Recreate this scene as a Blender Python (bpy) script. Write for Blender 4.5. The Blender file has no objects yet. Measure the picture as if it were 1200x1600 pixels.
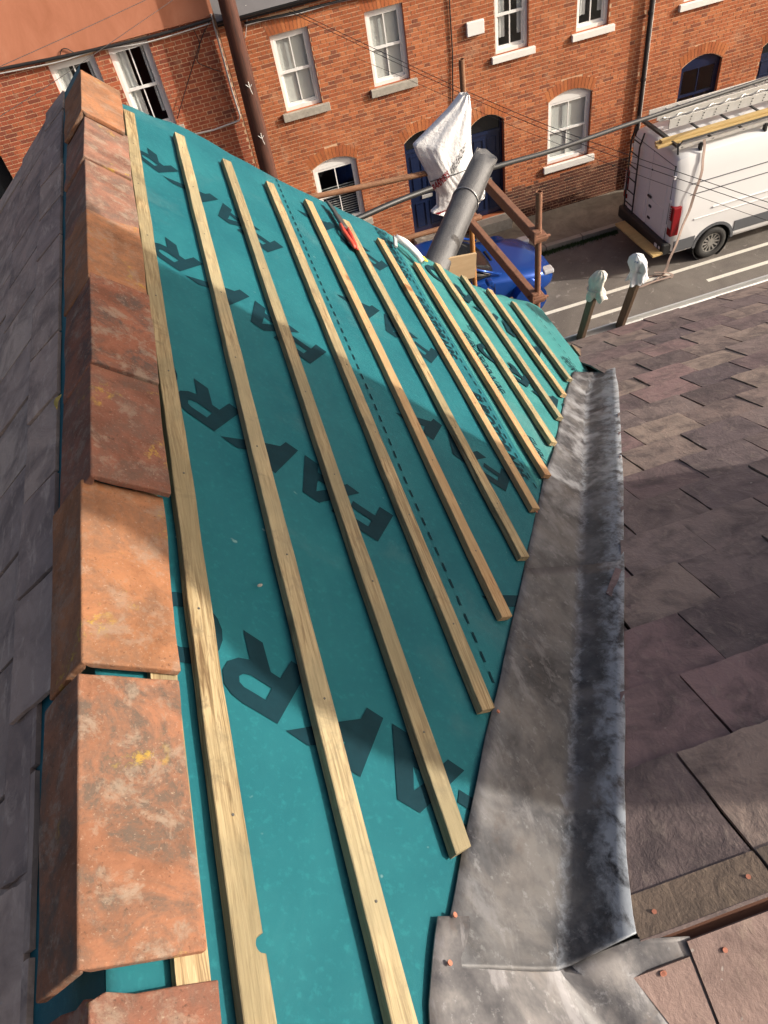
import bpy, bmesh, math, random
import numpy as np
from mathutils import Vector, Matrix, noise as mnoise
random.seed(7)
sc = bpy.context.scene
C = sc.collection

# ------------------------------------------------------------------ camera
CZ = 9.85                                    # camera height above the road
FPX, PITCH, YAW, ROLL = 1140.05, .86783, .1076, .22892
def cam_axes():
    p, y, r = PITCH, YAW, ROLL
    f = np.array([math.sin(y)*math.cos(p), math.cos(y)*math.cos(p), -math.sin(p)])
    rt = np.array([math.cos(y), -math.sin(y), 0.]); dn = np.cross(f, rt)
    c, s = math.cos(r), math.sin(r)
    return c*rt+s*dn, -s*rt+c*dn, f
CR, CD, CF = cam_axes()
cam = bpy.data.cameras.new('camera'); camo = bpy.data.objects.new('camera', cam); C.objects.link(camo)
cam.sensor_fit = 'VERTICAL'; cam.sensor_height = 36; cam.lens = FPX/1600*36
cam.clip_start = .02; cam.clip_end = 400
mw = Matrix(((CR[0], -CD[0], -CF[0], 0), (CR[1], -CD[1], -CF[1], 0), (CR[2], -CD[2], -CF[2], CZ), (0, 0, 0, 1)))
camo.matrix_world = mw
sc.camera = camo
# ------------------------------------------------------------------ sky and sun
SUN_A, SUN_E = math.radians(70), math.radians(24)
sv = Vector((math.sin(SUN_A)*math.cos(SUN_E), -math.cos(SUN_A)*math.cos(SUN_E), math.sin(SUN_E)))
w = bpy.data.worlds.new('World'); sc.world = w; w.use_nodes = True
nt = w.node_tree
sky = nt.nodes.new('ShaderNodeTexSky'); sky.sky_type = 'NISHITA'; sky.sun_disc = False
sky.sun_elevation = SUN_E; sky.sun_rotation = math.atan2(sv.x, sv.y)
sky.air_density = .6; sky.dust_density = 8.0; sky.ozone_density = .3
nt.links.new(sky.outputs[0], nt.nodes['Background'].inputs[0])
nt.nodes['Background'].inputs[1].default_value = .15
sl = bpy.data.lights.new('sun', 'SUN'); slo = bpy.data.objects.new('sun', sl); C.objects.link(slo)
sl.energy = 4.4; sl.angle = math.radians(.53); sl.color = (1, .93, .82)
slo.rotation_euler = sv.to_track_quat('Z', 'Y').to_euler(); slo.location = (12, -8, 16)
sc.view_settings.view_transform = 'Standard'; sc.view_settings.look = 'None'
sc.view_settings.exposure = .32; sc.view_settings.gamma = 1

# ------------------------------------------------------------------ helpers
WLOC = {}
def wloc(o): return Vector(WLOC.get(o.name, (0, 0, 0)))
def tag(o, label=None, cat=None, group=None, kind=None):
    if label: o['label'] = label
    if cat: o['category'] = cat
    if group: o['group'] = group
    if kind: o['kind'] = kind
    return o
def link(o, loc, parent=None):
    C.objects.link(o)
    WLOC[o.name] = tuple(loc)
    if parent: o.parent = parent; o.location = Vector(loc)-wloc(parent)
    else: o.location = loc
    return o
def thing(name, label, cat, loc, group=None):
    o = bpy.data.objects.new(name, None); o.empty_display_size = .2
    link(o, loc); return tag(o, label, cat, group)
def mesh(name, verts, faces, smooth=False):
    me = bpy.data.meshes.new(name); me.from_pydata([tuple(v) for v in verts], [], faces); me.update()
    if smooth:
        me.polygons.foreach_set('use_smooth', [True]*len(me.polygons))
    return me
def add(name, verts, faces, mat, parent=None, origin=None, smooth=False, shift=True):
    """one mesh object from world coordinates; its origin sits at the given point or its base centre"""
    V = np.array(verts, float).reshape(-1, 3)
    if origin is None:
        lo, hi = V.min(0), V.max(0); origin = ((lo[0]+hi[0])/2, (lo[1]+hi[1])/2, lo[2])
    me = mesh(name, V-np.array(origin), faces, smooth)
    if mat: me.materials.append(mat)
    return link(bpy.data.objects.new(name, me), origin, parent)
class MB:
    def __init__(s): s.v = []; s.f = []
    def box(s, lo, hi, R=None, o=(0, 0, 0)):
        b = len(s.v)
        for x in (lo[0], hi[0]):
            for y in (lo[1], hi[1]):
                for z in (lo[2], hi[2]):
                    p = Vector((x, y, z))
                    if R is not None: p = R @ p
                    s.v.append(tuple(p+Vector(o)))
        for q in ((0, 1, 3, 2), (4, 6, 7, 5), (0, 4, 5, 1), (2, 3, 7, 6), (0, 2, 6, 4), (1, 5, 7, 3)): s.f.append([b+i for i in q])
        return s
    def bar(s, a, b, w, h, up=(0, 0, 1)):
        a = Vector(a); b = Vector(b); d = (b-a); L = d.length; d.normalize()
        sd = d.cross(Vector(up)).normalized(); u = sd.cross(d)
        R = Matrix((sd, d, u)).transposed()
        return s.box((-w/2, 0, -h/2), (w/2, L, h/2), R, a)
    def tube(s, pts, r, n=8, cap=True):
        pts = [Vector(p) for p in pts]; b0 = len(s.v); k = len(pts)
        up = Vector((0, 0, 1))
        for i, p in enumerate(pts):
            d = (pts[min(i+1, k-1)]-pts[max(i-1, 0)]).normalized()
            if abs(d.dot(up)) > .95: up = Vector((1, 0, 0)) if abs(d.x) < .9 else Vector((0, 1, 0))
            sd = d.cross(up).normalized(); u = sd.cross(d)
            rr = r[i] if isinstance(r, (list, tuple)) else r
            for j in range(n):
                t = 2*math.pi*j/n; s.v.append(tuple(p+sd*math.cos(t)*rr+u*math.sin(t)*rr))
        for i in range(k-1):
            for j in range(n):
                a = b0+i*n+j; c = b0+i*n+(j+1) % n; s.f.append([a, c, c+n, a+n])
        if cap: s.f.append([b0+j for j in range(n)][::-1]); s.f.append([b0+(k-1)*n+j for j in range(n)])
        return s
    def ring(s, a, b, r0, r1, n=16):
        """hollow tube from a to b"""
        a = Vector(a); b = Vector(b); d = (b-a).normalized(); up = Vector((0, 0, 1)) if abs(d.z) < .9 else Vector((1, 0, 0))
        sd = d.cross(up).normalized(); u = sd.cross(d); b0 = len(s.v)
        for p, r in ((a, r1), (b, r1), (b, r0), (a, r0)):
            for j in range(n):
                t = 2*math.pi*j/n; s.v.append(tuple(p+sd*math.cos(t)*r+u*math.sin(t)*r))
        for q in range(4):
            for j in range(n):
                k = (j+1) % n; q2 = (q+1) % 4
                s.f.append([b0+q*n+j, b0+q*n+k, b0+q2*n+k, b0+q2*n+j])
        return s
    def prism(s, poly, f0, f1):
        """polygon (list of 2d) mapped by f0 (bottom) and f1 (top)"""
        b = len(s.v); n = len(poly)
        for p in poly: s.v.append(tuple(f0(*p)))
        for p in poly: s.v.append(tuple(f1(*p)))
        s.f.append([b+i for i in range(n)][::-1]); s.f.append([b+n+i for i in range(n)])
        for i in range(n): j = (i+1) % n; s.f.append([b+i, b+j, b+n+j, b+n+i])
        return s
    def build(s, name, mat, parent=None, origin=None, smooth=False, bevel=0):
        o = add(name, s.v, s.f, mat, parent, origin, smooth)
        if bevel: bev(o, bevel)
        return o
def bev(o, wd, seg=2):
    m = o.modifiers.new('bevel', 'BEVEL'); m.width = wd; m.segments = seg; m.limit_method = 'ANGLE'; m.angle_limit = math.radians(40)
    return o
def cam_pt(x, y, Y=None, Z=None, X=None):
    """photo pixel -> world point on the plane y=Y, z=Z or x=X (used to lay things out at their real distance)"""
    d = CR*(x-600)+CD*(y-800)+CF*FPX
    if Y is not None: t = Y/d[1]
    elif Z is not None: t = (Z-CZ)/d[2]
    else: t = X/d[0]
    return Vector((d[0]*t, d[1]*t, d[2]*t+CZ))
def project(p):
    q = np.array([p[0], p[1], p[2]-CZ]); d = q@CF
    return 600+FPX*(q@CR)/d, 800+FPX*(q@CD)/d
def text_mesh(body, size, shear=0, bold=0.0):
    cu = bpy.data.curves.new('lettering', 'FONT'); cu.body = body; cu.size = size; cu.shear = shear; cu.offset = bold
    cu.resolution_u = 3
    o = bpy.data.objects.new('lettering', cu); C.objects.link(o)
    bpy.context.view_layer.update()
    me = bpy.data.meshes.new_from_object(o.evaluated_get(bpy.context.evaluated_depsgraph_get()))
    V = [v.co.copy() for v in me.vertices]; F = [list(p.vertices) for p in me.polygons]
    bpy.data.objects.remove(o); bpy.data.curves.remove(cu); bpy.data.meshes.remove(me)
    return V, F
def sm(a, b, x): t = min(1, max(0, (x-a)/(b-a))); return t*t*(3-2*t)
def boolean_cut(o, cutters):
    """real openings: cutters are (verts, faces) in world space"""
    tmp = []
    def fix(me):
        bm = bmesh.new(); bm.from_mesh(me); bmesh.ops.recalc_face_normals(bm, faces=bm.faces[:]); bm.to_mesh(me); bm.free()
    fix(o.data)
    for v, f in cutters:
        k = add('cutter', v, f, None); tmp.append(k); fix(k.data)
        m = o.modifiers.new('cut', 'BOOLEAN'); m.object = k; m.operation = 'DIFFERENCE'; m.solver = 'EXACT'
    bpy.context.view_layer.update()
    me = bpy.data.meshes.new_from_object(o.evaluated_get(bpy.context.evaluated_depsgraph_get()))
    o.modifiers.clear(); o.data = me
    for k in tmp: bpy.data.objects.remove(k)

# ------------------------------------------------------------------ materials
class NB:
    def __init__(s, name):
        s.m = bpy.data.materials.new(name); s.m.use_nodes = True; s.t = s.m.node_tree
        s.p = s.t.nodes['Principled BSDF']; s._tc = None
    def n(s, typ, **k):
        x = s.t.nodes.new('ShaderNode'+typ)
        for a, b in k.items():
            if a.startswith('i_'):
                key = a[2:]; key = int(key) if key.isdigit() else key.replace('_', ' ')
                x.inputs[key].default_value = b
            else: setattr(x, a, b)
        return x
    def l(s, a, b): s.t.links.new(a, b)
    def coord(s, scale=(1, 1, 1), rnd=True, which='Object'):
        tc = s.n('TexCoord'); mp = s.n('Mapping'); mp.inputs['Scale'].default_value = scale
        s.l(tc.outputs[which], mp.inputs['Vector'])
        if rnd:
            oi = s.n('ObjectInfo'); mu = s.n('VectorMath', operation='SCALE'); mu.inputs['Scale'].default_value = 37.
            cx = s.n('CombineXYZ'); s.l(oi.outputs['Random'], cx.inputs[0]); s.l(oi.outputs['Random'], cx.inputs[1]); s.l(oi.outputs['Random'], cx.inputs[2])
            s.l(cx.outputs[0], mu.inputs[0]); s.l(mu.outputs[0], mp.inputs['Location'])
        return mp.outputs[0]
    def noise(s, vec, scale, detail=4, rough=.6, dist=0):
        x = s.n('TexNoise'); x.inputs['Scale'].default_value = scale; x.inputs['Detail'].default_value = detail
        x.inputs['Roughness'].default_value = rough; x.inputs['Distortion'].default_value = dist
        s.l(vec, x.inputs['Vector']); return x.outputs['Fac']
    def ramp(s, fac, stops):
        r = s.n('ValToRGB'); e = r.color_ramp.elements
        while len(e) < len(stops): e.new(.5)
        for i, (p, c) in enumerate(stops): e[i].position = p; e[i].color = (*c, 1) if len(c) == 3 else c
        s.l(fac, r.inputs[0]); return r.outputs[0]
    def mix(s, fac, a, b, mode='MIX'):
        x = s.n('Mix', data_type='RGBA', blend_type=mode)
        for sock, v in ((x.inputs[0], fac), (x.inputs[6], a), (x.inputs[7], b)):
            if hasattr(v, 'is_linked') or hasattr(v, 'links'): s.l(v, sock)
            elif isinstance(v, (int, float)): sock.default_value = v
            else: sock.default_value = (*v, 1) if len(v) == 3 else v
        return x.outputs[2]
    def math(s, op, a, b=None):
        x = s.n('Math', operation=op)
        for i, v in enumerate((a, b)):
            if v is None: continue
            if isinstance(v, (int, float)): x.inputs[i].default_value = v
            else: s.l(v, x.inputs[i])
        return x.outputs[0]
    def bump(s, h, st=.3, dist=.01):
        b = s.n('Bump'); b.inputs['Strength'].default_value = st; b.inputs['Distance'].default_value = dist
        s.l(h, b.inputs['Height']); s.l(b.outputs[0], s.p.inputs['Normal'])
    def col(s, c):
        if isinstance(c, tuple): s.p.inputs['Base Color'].default_value = (*c, 1)
        else: s.l(c, s.p.inputs['Base Color'])
    def rough(s, r):
        if isinstance(r, (int, float)): s.p.inputs['Roughness'].default_value = r
        else: s.l(r, s.p.inputs['Roughness'])
    def rnd(s): return s.n('ObjectInfo').outputs['Random']
def simple(name, c, rough=.6, metal=0, var=.25, scale=8, bump=.0, spec=.5):
    b = NB(name); v = b.coord()
    k = b.noise(v, scale, 5, .65)
    b.col(b.mix(k, tuple(x*(1-var) for x in c), tuple(min(1, x*(1+var)) for x in c)))
    b.rough(rough); b.p.inputs['Metallic'].default_value = metal; b.p.inputs['Specular IOR Level'].default_value = spec
    if bump: b.bump(b.noise(v, scale*6, 4), bump, .01)
    return b.m
M = {}
def mat_membrane(name='teal_membrane', c0=(.010, .106, .130), c1=(.016, .138, .160)):
    b = NB(name); v = b.coord(rnd=False)
    a = b.noise(v, 3.0, 5, .6); d = b.noise(v, 60, 3, .7)
    c = b.mix(b.ramp(a, [(.35, (0, 0, 0)), (.7, (1, 1, 1))]), c0, c1)
    c = b.mix(b.ramp(d, [(.55, (0, 0, 0)), (.72, (.30, .30, .30))]), c, (.03, .24, .26)); ft = b.noise(v, 1.7, 7, .7, .5); c = b.mix(b.ramp(ft, [(.55, (0, 0, 0)), (.68, (.16,)*3)]), c, (.20, .26, .24))
    sp = b.noise(v, 34, 2, .5); c = b.mix(b.ramp(sp, [(.76, (0, 0, 0)), (.80, (.5, .5, .5))]), c, (.25, .38, .36))
    b.col(c); b.rough(.55); b.p.inputs['Specular IOR Level'].default_value = .22
    wv = b.n('TexWave', i_Scale=520.); wv.inputs['Distortion'].default_value = 1.5; b.l(v, wv.inputs['Vector'])
    mpw = b.n('Mapping'); mpw.inputs['Scale'].default_value = (1, .45, 1); b.l(v, mpw.inputs[0]); big = b.noise(mpw.outputs[0], 8, 5, .55, .8)
    h = b.math('ADD', b.math('MULTIPLY', wv.outputs['Fac'], .03), b.math('ADD', b.math('MULTIPLY', big, 1.), b.math('MULTIPLY', d, .1)))
    b.bump(h, .55, .014); return b.m
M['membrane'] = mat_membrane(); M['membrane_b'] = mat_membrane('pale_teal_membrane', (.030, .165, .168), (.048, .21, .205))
M['print'] = simple('black_membrane_print', (.004, .026, .036), .65, var=.4, scale=20, bump=.1, spec=.12)
def mat_batten():
    b = NB('treated_batten_timber'); v = b.coord((1, .055, 1))
    v2 = b.coord((1, 1, 1))
    g = b.noise(v, 75, 5, .62, 1.6); g2 = b.noise(v, 230, 3, .7, .6)
    blot = b.noise(v2, 3.2, 4, .6)
    c = b.ramp(g, [(.34, (.17, .10, .04)), (.46, (.36, .255, .125)), (.60, (.52, .40, .22))])
    c = b.mix(b.ramp(g2, [(.52, (0, 0, 0)), (.64, (.7, .7, .7))]), c, (.20, .125, .06))
    c = b.mix(b.math('MULTIPLY', b.ramp(blot, [(.42, (0, 0, 0)), (.58, (.7, .7, .7))]), 1.0), c, (.27, .225, .125))
    vo = b.n('TexVoronoi', i_Scale=2.6); b.l(v2, vo.inputs['Vector'])
    kn = b.ramp(vo.outputs['Distance'], [(.065, (.95,)*3), (.11, (0, 0, 0))])
    c = b.mix(kn, c, (.10, .045, .018)); dn = b.noise(v2, 9, 7, .72, .6); c = b.mix(b.ramp(dn, [(.56, (0, 0, 0)), (.66, (.6,)*3)]), c, (.17, .125, .07))
    r = b.rnd(); c = b.mix(b.ramp(r, [(.62, (0, 0, 0)), (.72, (.45,)*3)]), c, (.50, .24, .075)); c = b.mix(b.ramp(r, [(.25, (.4,)*3), (.4, (0, 0, 0))]), c, (.27, .23, .15))
    hs = b.n('HueSaturation')
    b.l(b.math('ADD', b.math('MULTIPLY', b.math('FRACT', b.math('MULTIPLY', r, 7.3)), .32), .72), hs.inputs['Value']); b.l(b.math('ADD', b.math('MULTIPLY', r, -.02), .51), hs.inputs['Hue'])
    b.l(c, hs.inputs['Color'])
    b.col(hs.outputs[0]); b.rough(.75); b.bump(b.math('ADD', g, b.math('MULTIPLY', g2, .6)), .5, .004); return b.m
M['batten'] = mat_batten()
def mat_tile(name, base, dark, moss):
    b = NB(name); v = b.coord()
    n1 = b.noise(v, 6, 6, .65, .4); n2 = b.noise(v, 38, 6, .75, .3); n3 = b.noise(v, 150, 4, .75); n4 = b.noise(v, 8, 7, .72, .6); n5 = b.noise(v, 6.1, 4, .6, .5); n6 = b.noise(v, 15, 7, .75, .3)
    c = b.ramp(n1, [(.34, tuple(x*.62 for x in base)), (.5, base), (.66, tuple(min(1, x*1.22) for x in base))])
    k = b.math('MULTIPLY', b.ramp(n4, [(.44, (0, 0, 0)), (.56, (1, 1, 1))]), b.ramp(n2, [(.36, (.25,)*3), (.55, (1, 1, 1))]))
    c = b.mix(b.math('MULTIPLY', k, moss), c, dark)
    c = b.mix(b.math('MULTIPLY', b.ramp(n6, [(.52, (0, 0, 0)), (.62, (1, 1, 1))]), moss*.75), c, (.29, .225, .17))
    c = b.mix(b.ramp(n2, [(.30, (.75,)*3), (.40, (0, 0, 0))]), c, tuple(x*.45 for x in dark))
    c = b.mix(b.ramp(n3, [(.60, (0, 0, 0)), (.70, (.6,)*3)]), c, (.40, .31, .23))
    c = b.mix(b.ramp(n3, [(.30, (.6,)*3), (.39, (0, 0, 0))]), c, (.05, .035, .028))
    ly = b.math('MULTIPLY', b.ramp(n5, [(.60, (0, 0, 0)), (.66, (.8, .8, .8))]), b.ramp(n2, [(.52, (0, 0, 0)), (.60, (1, 1, 1))]))
    c = b.mix(ly, c, (.40, .26, .05))
    b.col(c); b.rough(.9); b.p.inputs['Specular IOR Level'].default_value = .2
    b.bump(b.math('ADD', n2, b.math('MULTIPLY', n3, .6)), .6, .006); return b.m
TILES = [mat_tile('ridge_tile_clay_a', (.27, .125, .072), (.12, .09, .07), .95), mat_tile('ridge_tile_clay_b', (.25, .122, .085), (.14, .102, .082), .85),
         mat_tile('ridge_tile_clay_c', (.315, .142, .07), (.16, .10, .068), .6), mat_tile('ridge_tile_clay_d', (.24, .098, .06), (.095, .072, .062), .9),
         mat_tile('ridge_tile_clay_e', (.22, .095, .062), (.13, .085, .066), .7)]
def mat_slate(name, cs, dark, tan, streak=0.5):
    b = NB(name); v = b.coord(); v2 = b.coord((1, .35, 1))
    n1 = b.noise(v, 7, 6, .65, .6); n2 = b.noise(v2, 30, 6, .7, .5); n3 = b.noise(v, 90, 3, .7)
    c = b.ramp(b.rnd(), cs)
    c = b.mix(b.ramp(n1, [(.44, (0, 0, 0)), (.66, (.75, .75, .75))]), c, dark)
    c = b.mix(b.ramp(n2, [(.54, (0, 0, 0)), (.78, (streak,)*3)]), c, tan)
    sp = b.noise(v, 55, 1, .5); c = b.mix(b.ramp(sp, [(.77, (0, 0, 0)), (.8, (.7, .7, .7))]), c, (.34, .31, .28))
    b.col(c); b.rough(b.ramp(n1, [(.3, (.50,)*3), (.7, (.8,)*3)])); b.p.inputs['Specular IOR Level'].default_value = .22
    b.bump(b.math('ADD', b.math('MULTIPLY', n2, .8), b.math('ADD', n1, b.math('MULTIPLY', n3, .3))), .55, .008); return b.m
M['slate_r'] = mat_slate('purple_brown_slate', [(.0, (.14, .106, .104)), (.22, (.27, .207, .188)), (.42, (.145, .112, .118)), (.64, (.34, .26, .215)), (.82, (.18, .13, .13)), (1, (.31, .20, .19))], (.085, .068, .070), (.37, .30, .25), .55)
M['slate_l'] = mat_slate('grey_welsh_slate', [(.0, (.28, .212, .178)), (.4, (.43, .33, .265)), (.7, (.26, .20, .178)), (1, (.47, .37, .295))], (.15, .117, .104), (.58, .47, .38), .85)
M['slate_tan'] = mat_slate('pale_slate_margin', [(0, (.16, .125, .10)), (1, (.20, .15, .115))], (.055, .045, .042), (.31, .235, .165), .6)
M['slate_back'] = mat_slate('pinkish_slate', [(0, (.23, .16, .14)), (1, (.26, .18, .155))], (.13, .09, .08), (.34, .27, .21), .7)
def mat_lead(name, tone=1.0):
    b = NB(name); v = b.coord(rnd=False); v2 = b.n('Mapping'); v2.inputs['Scale'].default_value = (1.5, .7, 1); v2.inputs['Rotation'].default_value = (0, 0, .53); b.l(v, v2.inputs[0])
    n1 = b.noise(v, 4.5, 6, .66, .4); n2 = b.noise(v2.outputs[0], 10, 6, .68, .3); n3 = b.noise(v, 40, 5, .7); n4 = b.noise(v, 9, 5, .66, .3)
    t = tone if tone < 1.2 else .95
    c = b.ramp(n1, [(.38, (.042*t, .041*t, .047*t)), (.48, (.10*t, .096*t, .10*t)), (.60, (.21*t, .195*t, .188*t))])
    c = b.mix(b.ramp(n2, [(.55, (0, 0, 0)), (.64, (.55, .55, .55))]), c, (.30*t, .29*t, .30*t))
    c = b.mix(b.ramp(n4, [(.60, (0, 0, 0)), (.7, (.45, .45, .45))]), c, (.13*t, .09*t, .07*t))
    c = b.mix(b.ramp(n3, [(.58, (0, 0, 0)), (.70, (.5, .5, .5))]), c, (.40*t, .40*t, .41*t))
    if tone < 1.2:      # white oxide bloom along the fold and the free edge
        at_ = b.n('Attribute'); at_.attribute_name = 'across'; u = at_.outputs['Fac']
        uu = b.math('ADD', b.math('MULTIPLY', u, .5), b.math('ADD', b.math('MULTIPLY', b.math('SUBTRACT', n4, .5), .34), b.math('MULTIPLY', b.math('SUBTRACT', n3, .5), .25)))
        band = b.ramp(uu, [(.0, (.12,)*3), (.30, (0,)*3), (.47, (.05,)*3), (.52, (.45,)*3), (.57, (.08,)*3), (.72, (.03,)*3), (.88, (.75,)*3), (1, (.85,)*3)])
        nn = b.noise(v2.outputs[0], 18, 6, .68, .3)
        c = b.mix(b.math('MULTIPLY', band, b.ramp(nn, [(.38, (0,)*3), (.56, (1,)*3)])), c, (.34, .37, .41))
        gp = b.n('NewGeometry'); sx = b.n('SeparateXYZ'); b.l(gp.outputs['Position'], sx.inputs[0])
        far = b.ramp(b.math('MULTIPLY', sx.outputs['Y'], .3), [(.40, (.10,)*3), (.62, (1,)*3)])
        pt = b.noise(v, 6.5, 5, .6, .3); c = b.mix(b.math('MULTIPLY', far, b.ramp(pt, [(.48, (0,)*3), (.62, (.6,)*3)])), c, (.33, .335, .35))
    b.col(c); b.rough(b.ramp(n1, [(.3, (.42,)*3), (.7, (.62,)*3)])); b.p.inputs['Metallic'].default_value = .12
    b.bump(b.math('ADD', n1, b.math('MULTIPLY', n3, .25)), .22, .010); return b.m
M['lead'] = mat_lead('weathered_lead', .52); M['lead_pale'] = mat_lead('pale_oxidised_lead', 1.201); M['lead_dark'] = mat_lead('dark_lead', .7)
def mat_brick(name, c0, c1, c2, dark):
    b = NB(name); g = b.n('NewGeometry'); r = b.math('FRACT', b.math('ADD', b.rnd(), g.outputs['Random Per Island']))
    tc = b.n('TexCoord'); v = g.outputs['Position']
    n1 = b.noise(v, 30, 5, .7); n2 = b.noise(v, 1.1, 6, .68)
    c = b.ramp(r, [(0, c0), (.3, c1), (.55, c2), (.78, c0), (.9, dark), (1, c1)])
    c = b.mix(b.ramp(n1, [(.45, (0, 0, 0)), (.75, (.45, .45, .45))]), c, tuple(x*.55 for x in c0))
    c = b.mix(b.ramp(n2, [(.42, (0, 0, 0)), (.62, (.6, .6, .6))]), c, tuple(x*.62 for x in c1)); n3 = b.noise(v, 2.3, 6, .7); c = b.mix(b.ramp(n3, [(.58, (0, 0, 0)), (.68, (.4,)*3)]), c, (.46, .27, .17))
    b.col(c); b.rough(.9); b.p.inputs['Specular IOR Level'].default_value = .2; b.bump(n1, .3, .006); return b.m
M['brick'] = mat_brick('orange_red_brick', (.45, .142, .060), (.36, .108, .048), (.50, .180, .078), (.20, .072, .045))
M['brick_l'] = mat_brick('deep_red_brick', (.42, .112, .055), (.33, .088, .048), (.47, .145, .068), (.18, .062, .044))
M['brick_d'] = mat_brick('stained_brown_brick', (.13, .052, .035), (.10, .04, .03), (.165, .065, .042), (.06, .03, .025))
M['brick_a'] = mat_brick('rubbed_arch_brick', (.46, .15, .055), (.40, .125, .05), (.52, .19, .075), (.36, .11, .05))
M['mortar'] = simple('lime_mortar', (.58, .38, .24), .95, var=.3, scale=5, bump=.3, spec=.1)
def mat_render():
    b = NB('terracotta_render'); g = b.n('NewGeometry'); mp = b.n('Mapping'); mp.inputs['Scale'].default_value = (1, 1, .45); b.l(g.outputs['Position'], mp.inputs[0])
    n1 = b.noise(mp.outputs[0], 2.2, 6, .7, .6); n2 = b.noise(mp.outputs[0], 60, 4, .7)
    b.col(b.ramp(n1, [(.3, (.40, .15, .08)), (.55, (.47, .185, .105)), (.75, (.51, .22, .13))])); b.rough(.92); b.bump(n2, .25, .005); return b.m
M['render'] = mat_render()
M['white'] = simple('white_paint', (.78, .77, .74), .45, var=.06, scale=4)
M['white_sill'] = simple('weathered_white_sill', (.74, .72, .67), .7, var=.12, scale=7, bump=.15)
M['stone'] = simple('grey_stone_sill', (.36, .33, .28), .9, var=.4, scale=14, bump=.4, spec=.2)
def mat_glass():
    b = NB('window_glass'); t = b.t
    gl = b.n('BsdfGlossy'); gl.inputs['Roughness'].default_value = .03; gl.inputs['Color'].default_value = (.9, .95, 1, 1)
    tr = b.n('BsdfTransparent'); tr.inputs['Color'].default_value = (.9, .92, .92, 1)
    g = b.n('NewGeometry'); dt = b.n('VectorMath', operation='DOT_PRODUCT'); b.l(g.outputs['Normal'], dt.inputs[0]); b.l(g.outputs['Incoming'], dt.inputs[1])
    k = b.math('POWER', b.math('SUBTRACT', 1., b.math('ABSOLUTE', dt.outputs['Value'])), 5.)
    fac = b.math('ADD', b.math('MULTIPLY', k, .9), .07)
    ms = b.n('MixShader'); b.l(fac, ms.inputs[0]); b.l(tr.outputs[0], ms.inputs[1]); b.l(gl.outputs[0], ms.inputs[2])
    b.l(ms.outputs[0], t.nodes['Material Output'].inputs[0]); return b.m
M['glass'] = mat_glass()
M['room'] = simple('dim_room', (.05, .048, .046), .9)
M['blind'] = simple('grey_roller_blind', (.62, .62, .585), .9, var=.08, scale=2)
M['net'] = simple('pale_net_curtain', (.8, .8, .77), .95, var=.25, scale=5)
M['navy'] = simple('navy_gloss_paint', (.010, .018, .052), .28, var=.2, scale=3)
M['black'] = simple('black_plastic', (.014, .014, .015), .5, var=.3)
M['van_rim'] = simple('dull_wheel_steel', (.30, .29, .27), .5, .5, var=.3, scale=25)
M['rubber'] = simple('tyre_rubber', (.022, .021, .02), .8, var=.3, scale=20)
M['steel'] = simple('dull_steel', (.42, .41, .4), .4, .8, var=.2)
M['galv'] = simple('galvanised_alloy', (.62, .61, .58), .45, .5, var=.15, scale=10)
M['copper'] = simple('copper_nail', (.42, .17, .11), .5, .5, var=.2, scale=60)
def mat_rust(name, a, c2):
    b = NB(name); v = b.coord(); n1 = b.noise(v, 9, 6, .7, .5); n2 = b.noise(v, 50, 4, .7)
    c = b.ramp(n1, [(.3, a), (.55, c2), (.75, tuple(x*.5 for x in a))])
    c = b.mix(b.ramp(n2, [(.64, (0, 0, 0)), (.74, (.8, .8, .8))]), c, (.46, .40, .30))
    b.col(c); b.rough(.75); b.bump(n2, .3, .004); return b.m
M['rust'] = mat_rust('rusty_scaffold_steel', (.15, .068, .042), (.23, .105, .06))
M['rust_y'] = mat_rust('yellow_rusty_tube', (.46, .22, .04), (.34, .15, .05))
M['rust_m'] = mat_rust('mottled_brown_tube', (.27, .15, .08), (.22, .10, .05))
M['pole_wood'] = None
def mat_wood(name, a, c2, sc_=(1, 1, .06)):
    b = NB(name); v = b.coord(sc_); n = b.noise(v, 45, 5, .65, .8); n2 = b.noise(v, 8, 4, .6)
    c = b.mix(n2, b.ramp(n, [(.3, a), (.7, c2)]), tuple(x*.75 for x in a)); b.col(c); b.rough(.75); b.bump(n, .3, .006); return b.m
M['pole_wood'] = mat_wood('creosoted_pole', (.03, .011, .007), (.20, .06, .028))
M['old_wood'] = mat_wood('weathered_brown_timber', (.11, .068, .042), (.26, .17, .108))
M['new_wood'] = mat_wood('fresh_pine', (.50, .34, .13), (.66, .50, .23), (.06, 1, 1))
M['ply'] = mat_wood('plywood', (.52, .36, .20), (.62, .46, .28), (.2, 1, 1))
M['ridge_wood'] = mat_wood('red_brown_ridge_board', (.14, .055, .03), (.24, .10, .055), (.06, 1, 1))
M['slate_far'] = simple('far_slate', (.13, .125, .13), .7, var=.3, scale=3)
M['felt'] = simple('grey_felt', (.085, .084, .086), .5, var=.35, scale=14, bump=.35)
def mat_sack():
    b = NB('white_woven_sack'); v = b.coord(rnd=False); n1 = b.noise(v, 11, 6, .65, 1.2); n2 = b.noise(v, 45, 4, .6)
    b.col(b.mix(n1, (.80, .80, .81), (.88, .88, .88))); b.rough(.42)
    b.bump(b.math('ADD', n1, b.math('MULTIPLY', n2, .3)), 0.4, .02); b.p.inputs['Subsurface Weight'].default_value = .0; return b.m
M['sack'] = mat_sack()
M['red_ink'] = simple('dark_red_ink', (.36, .02, .035), .6); M['grey_ink'] = simple('dark_grey_ink', (.05, .05, .055), .6)
M['cloth'] = simple('dirty_white_cloth', (.56, .53, .47), .95, var=.35, scale=16, bump=.5)
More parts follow.
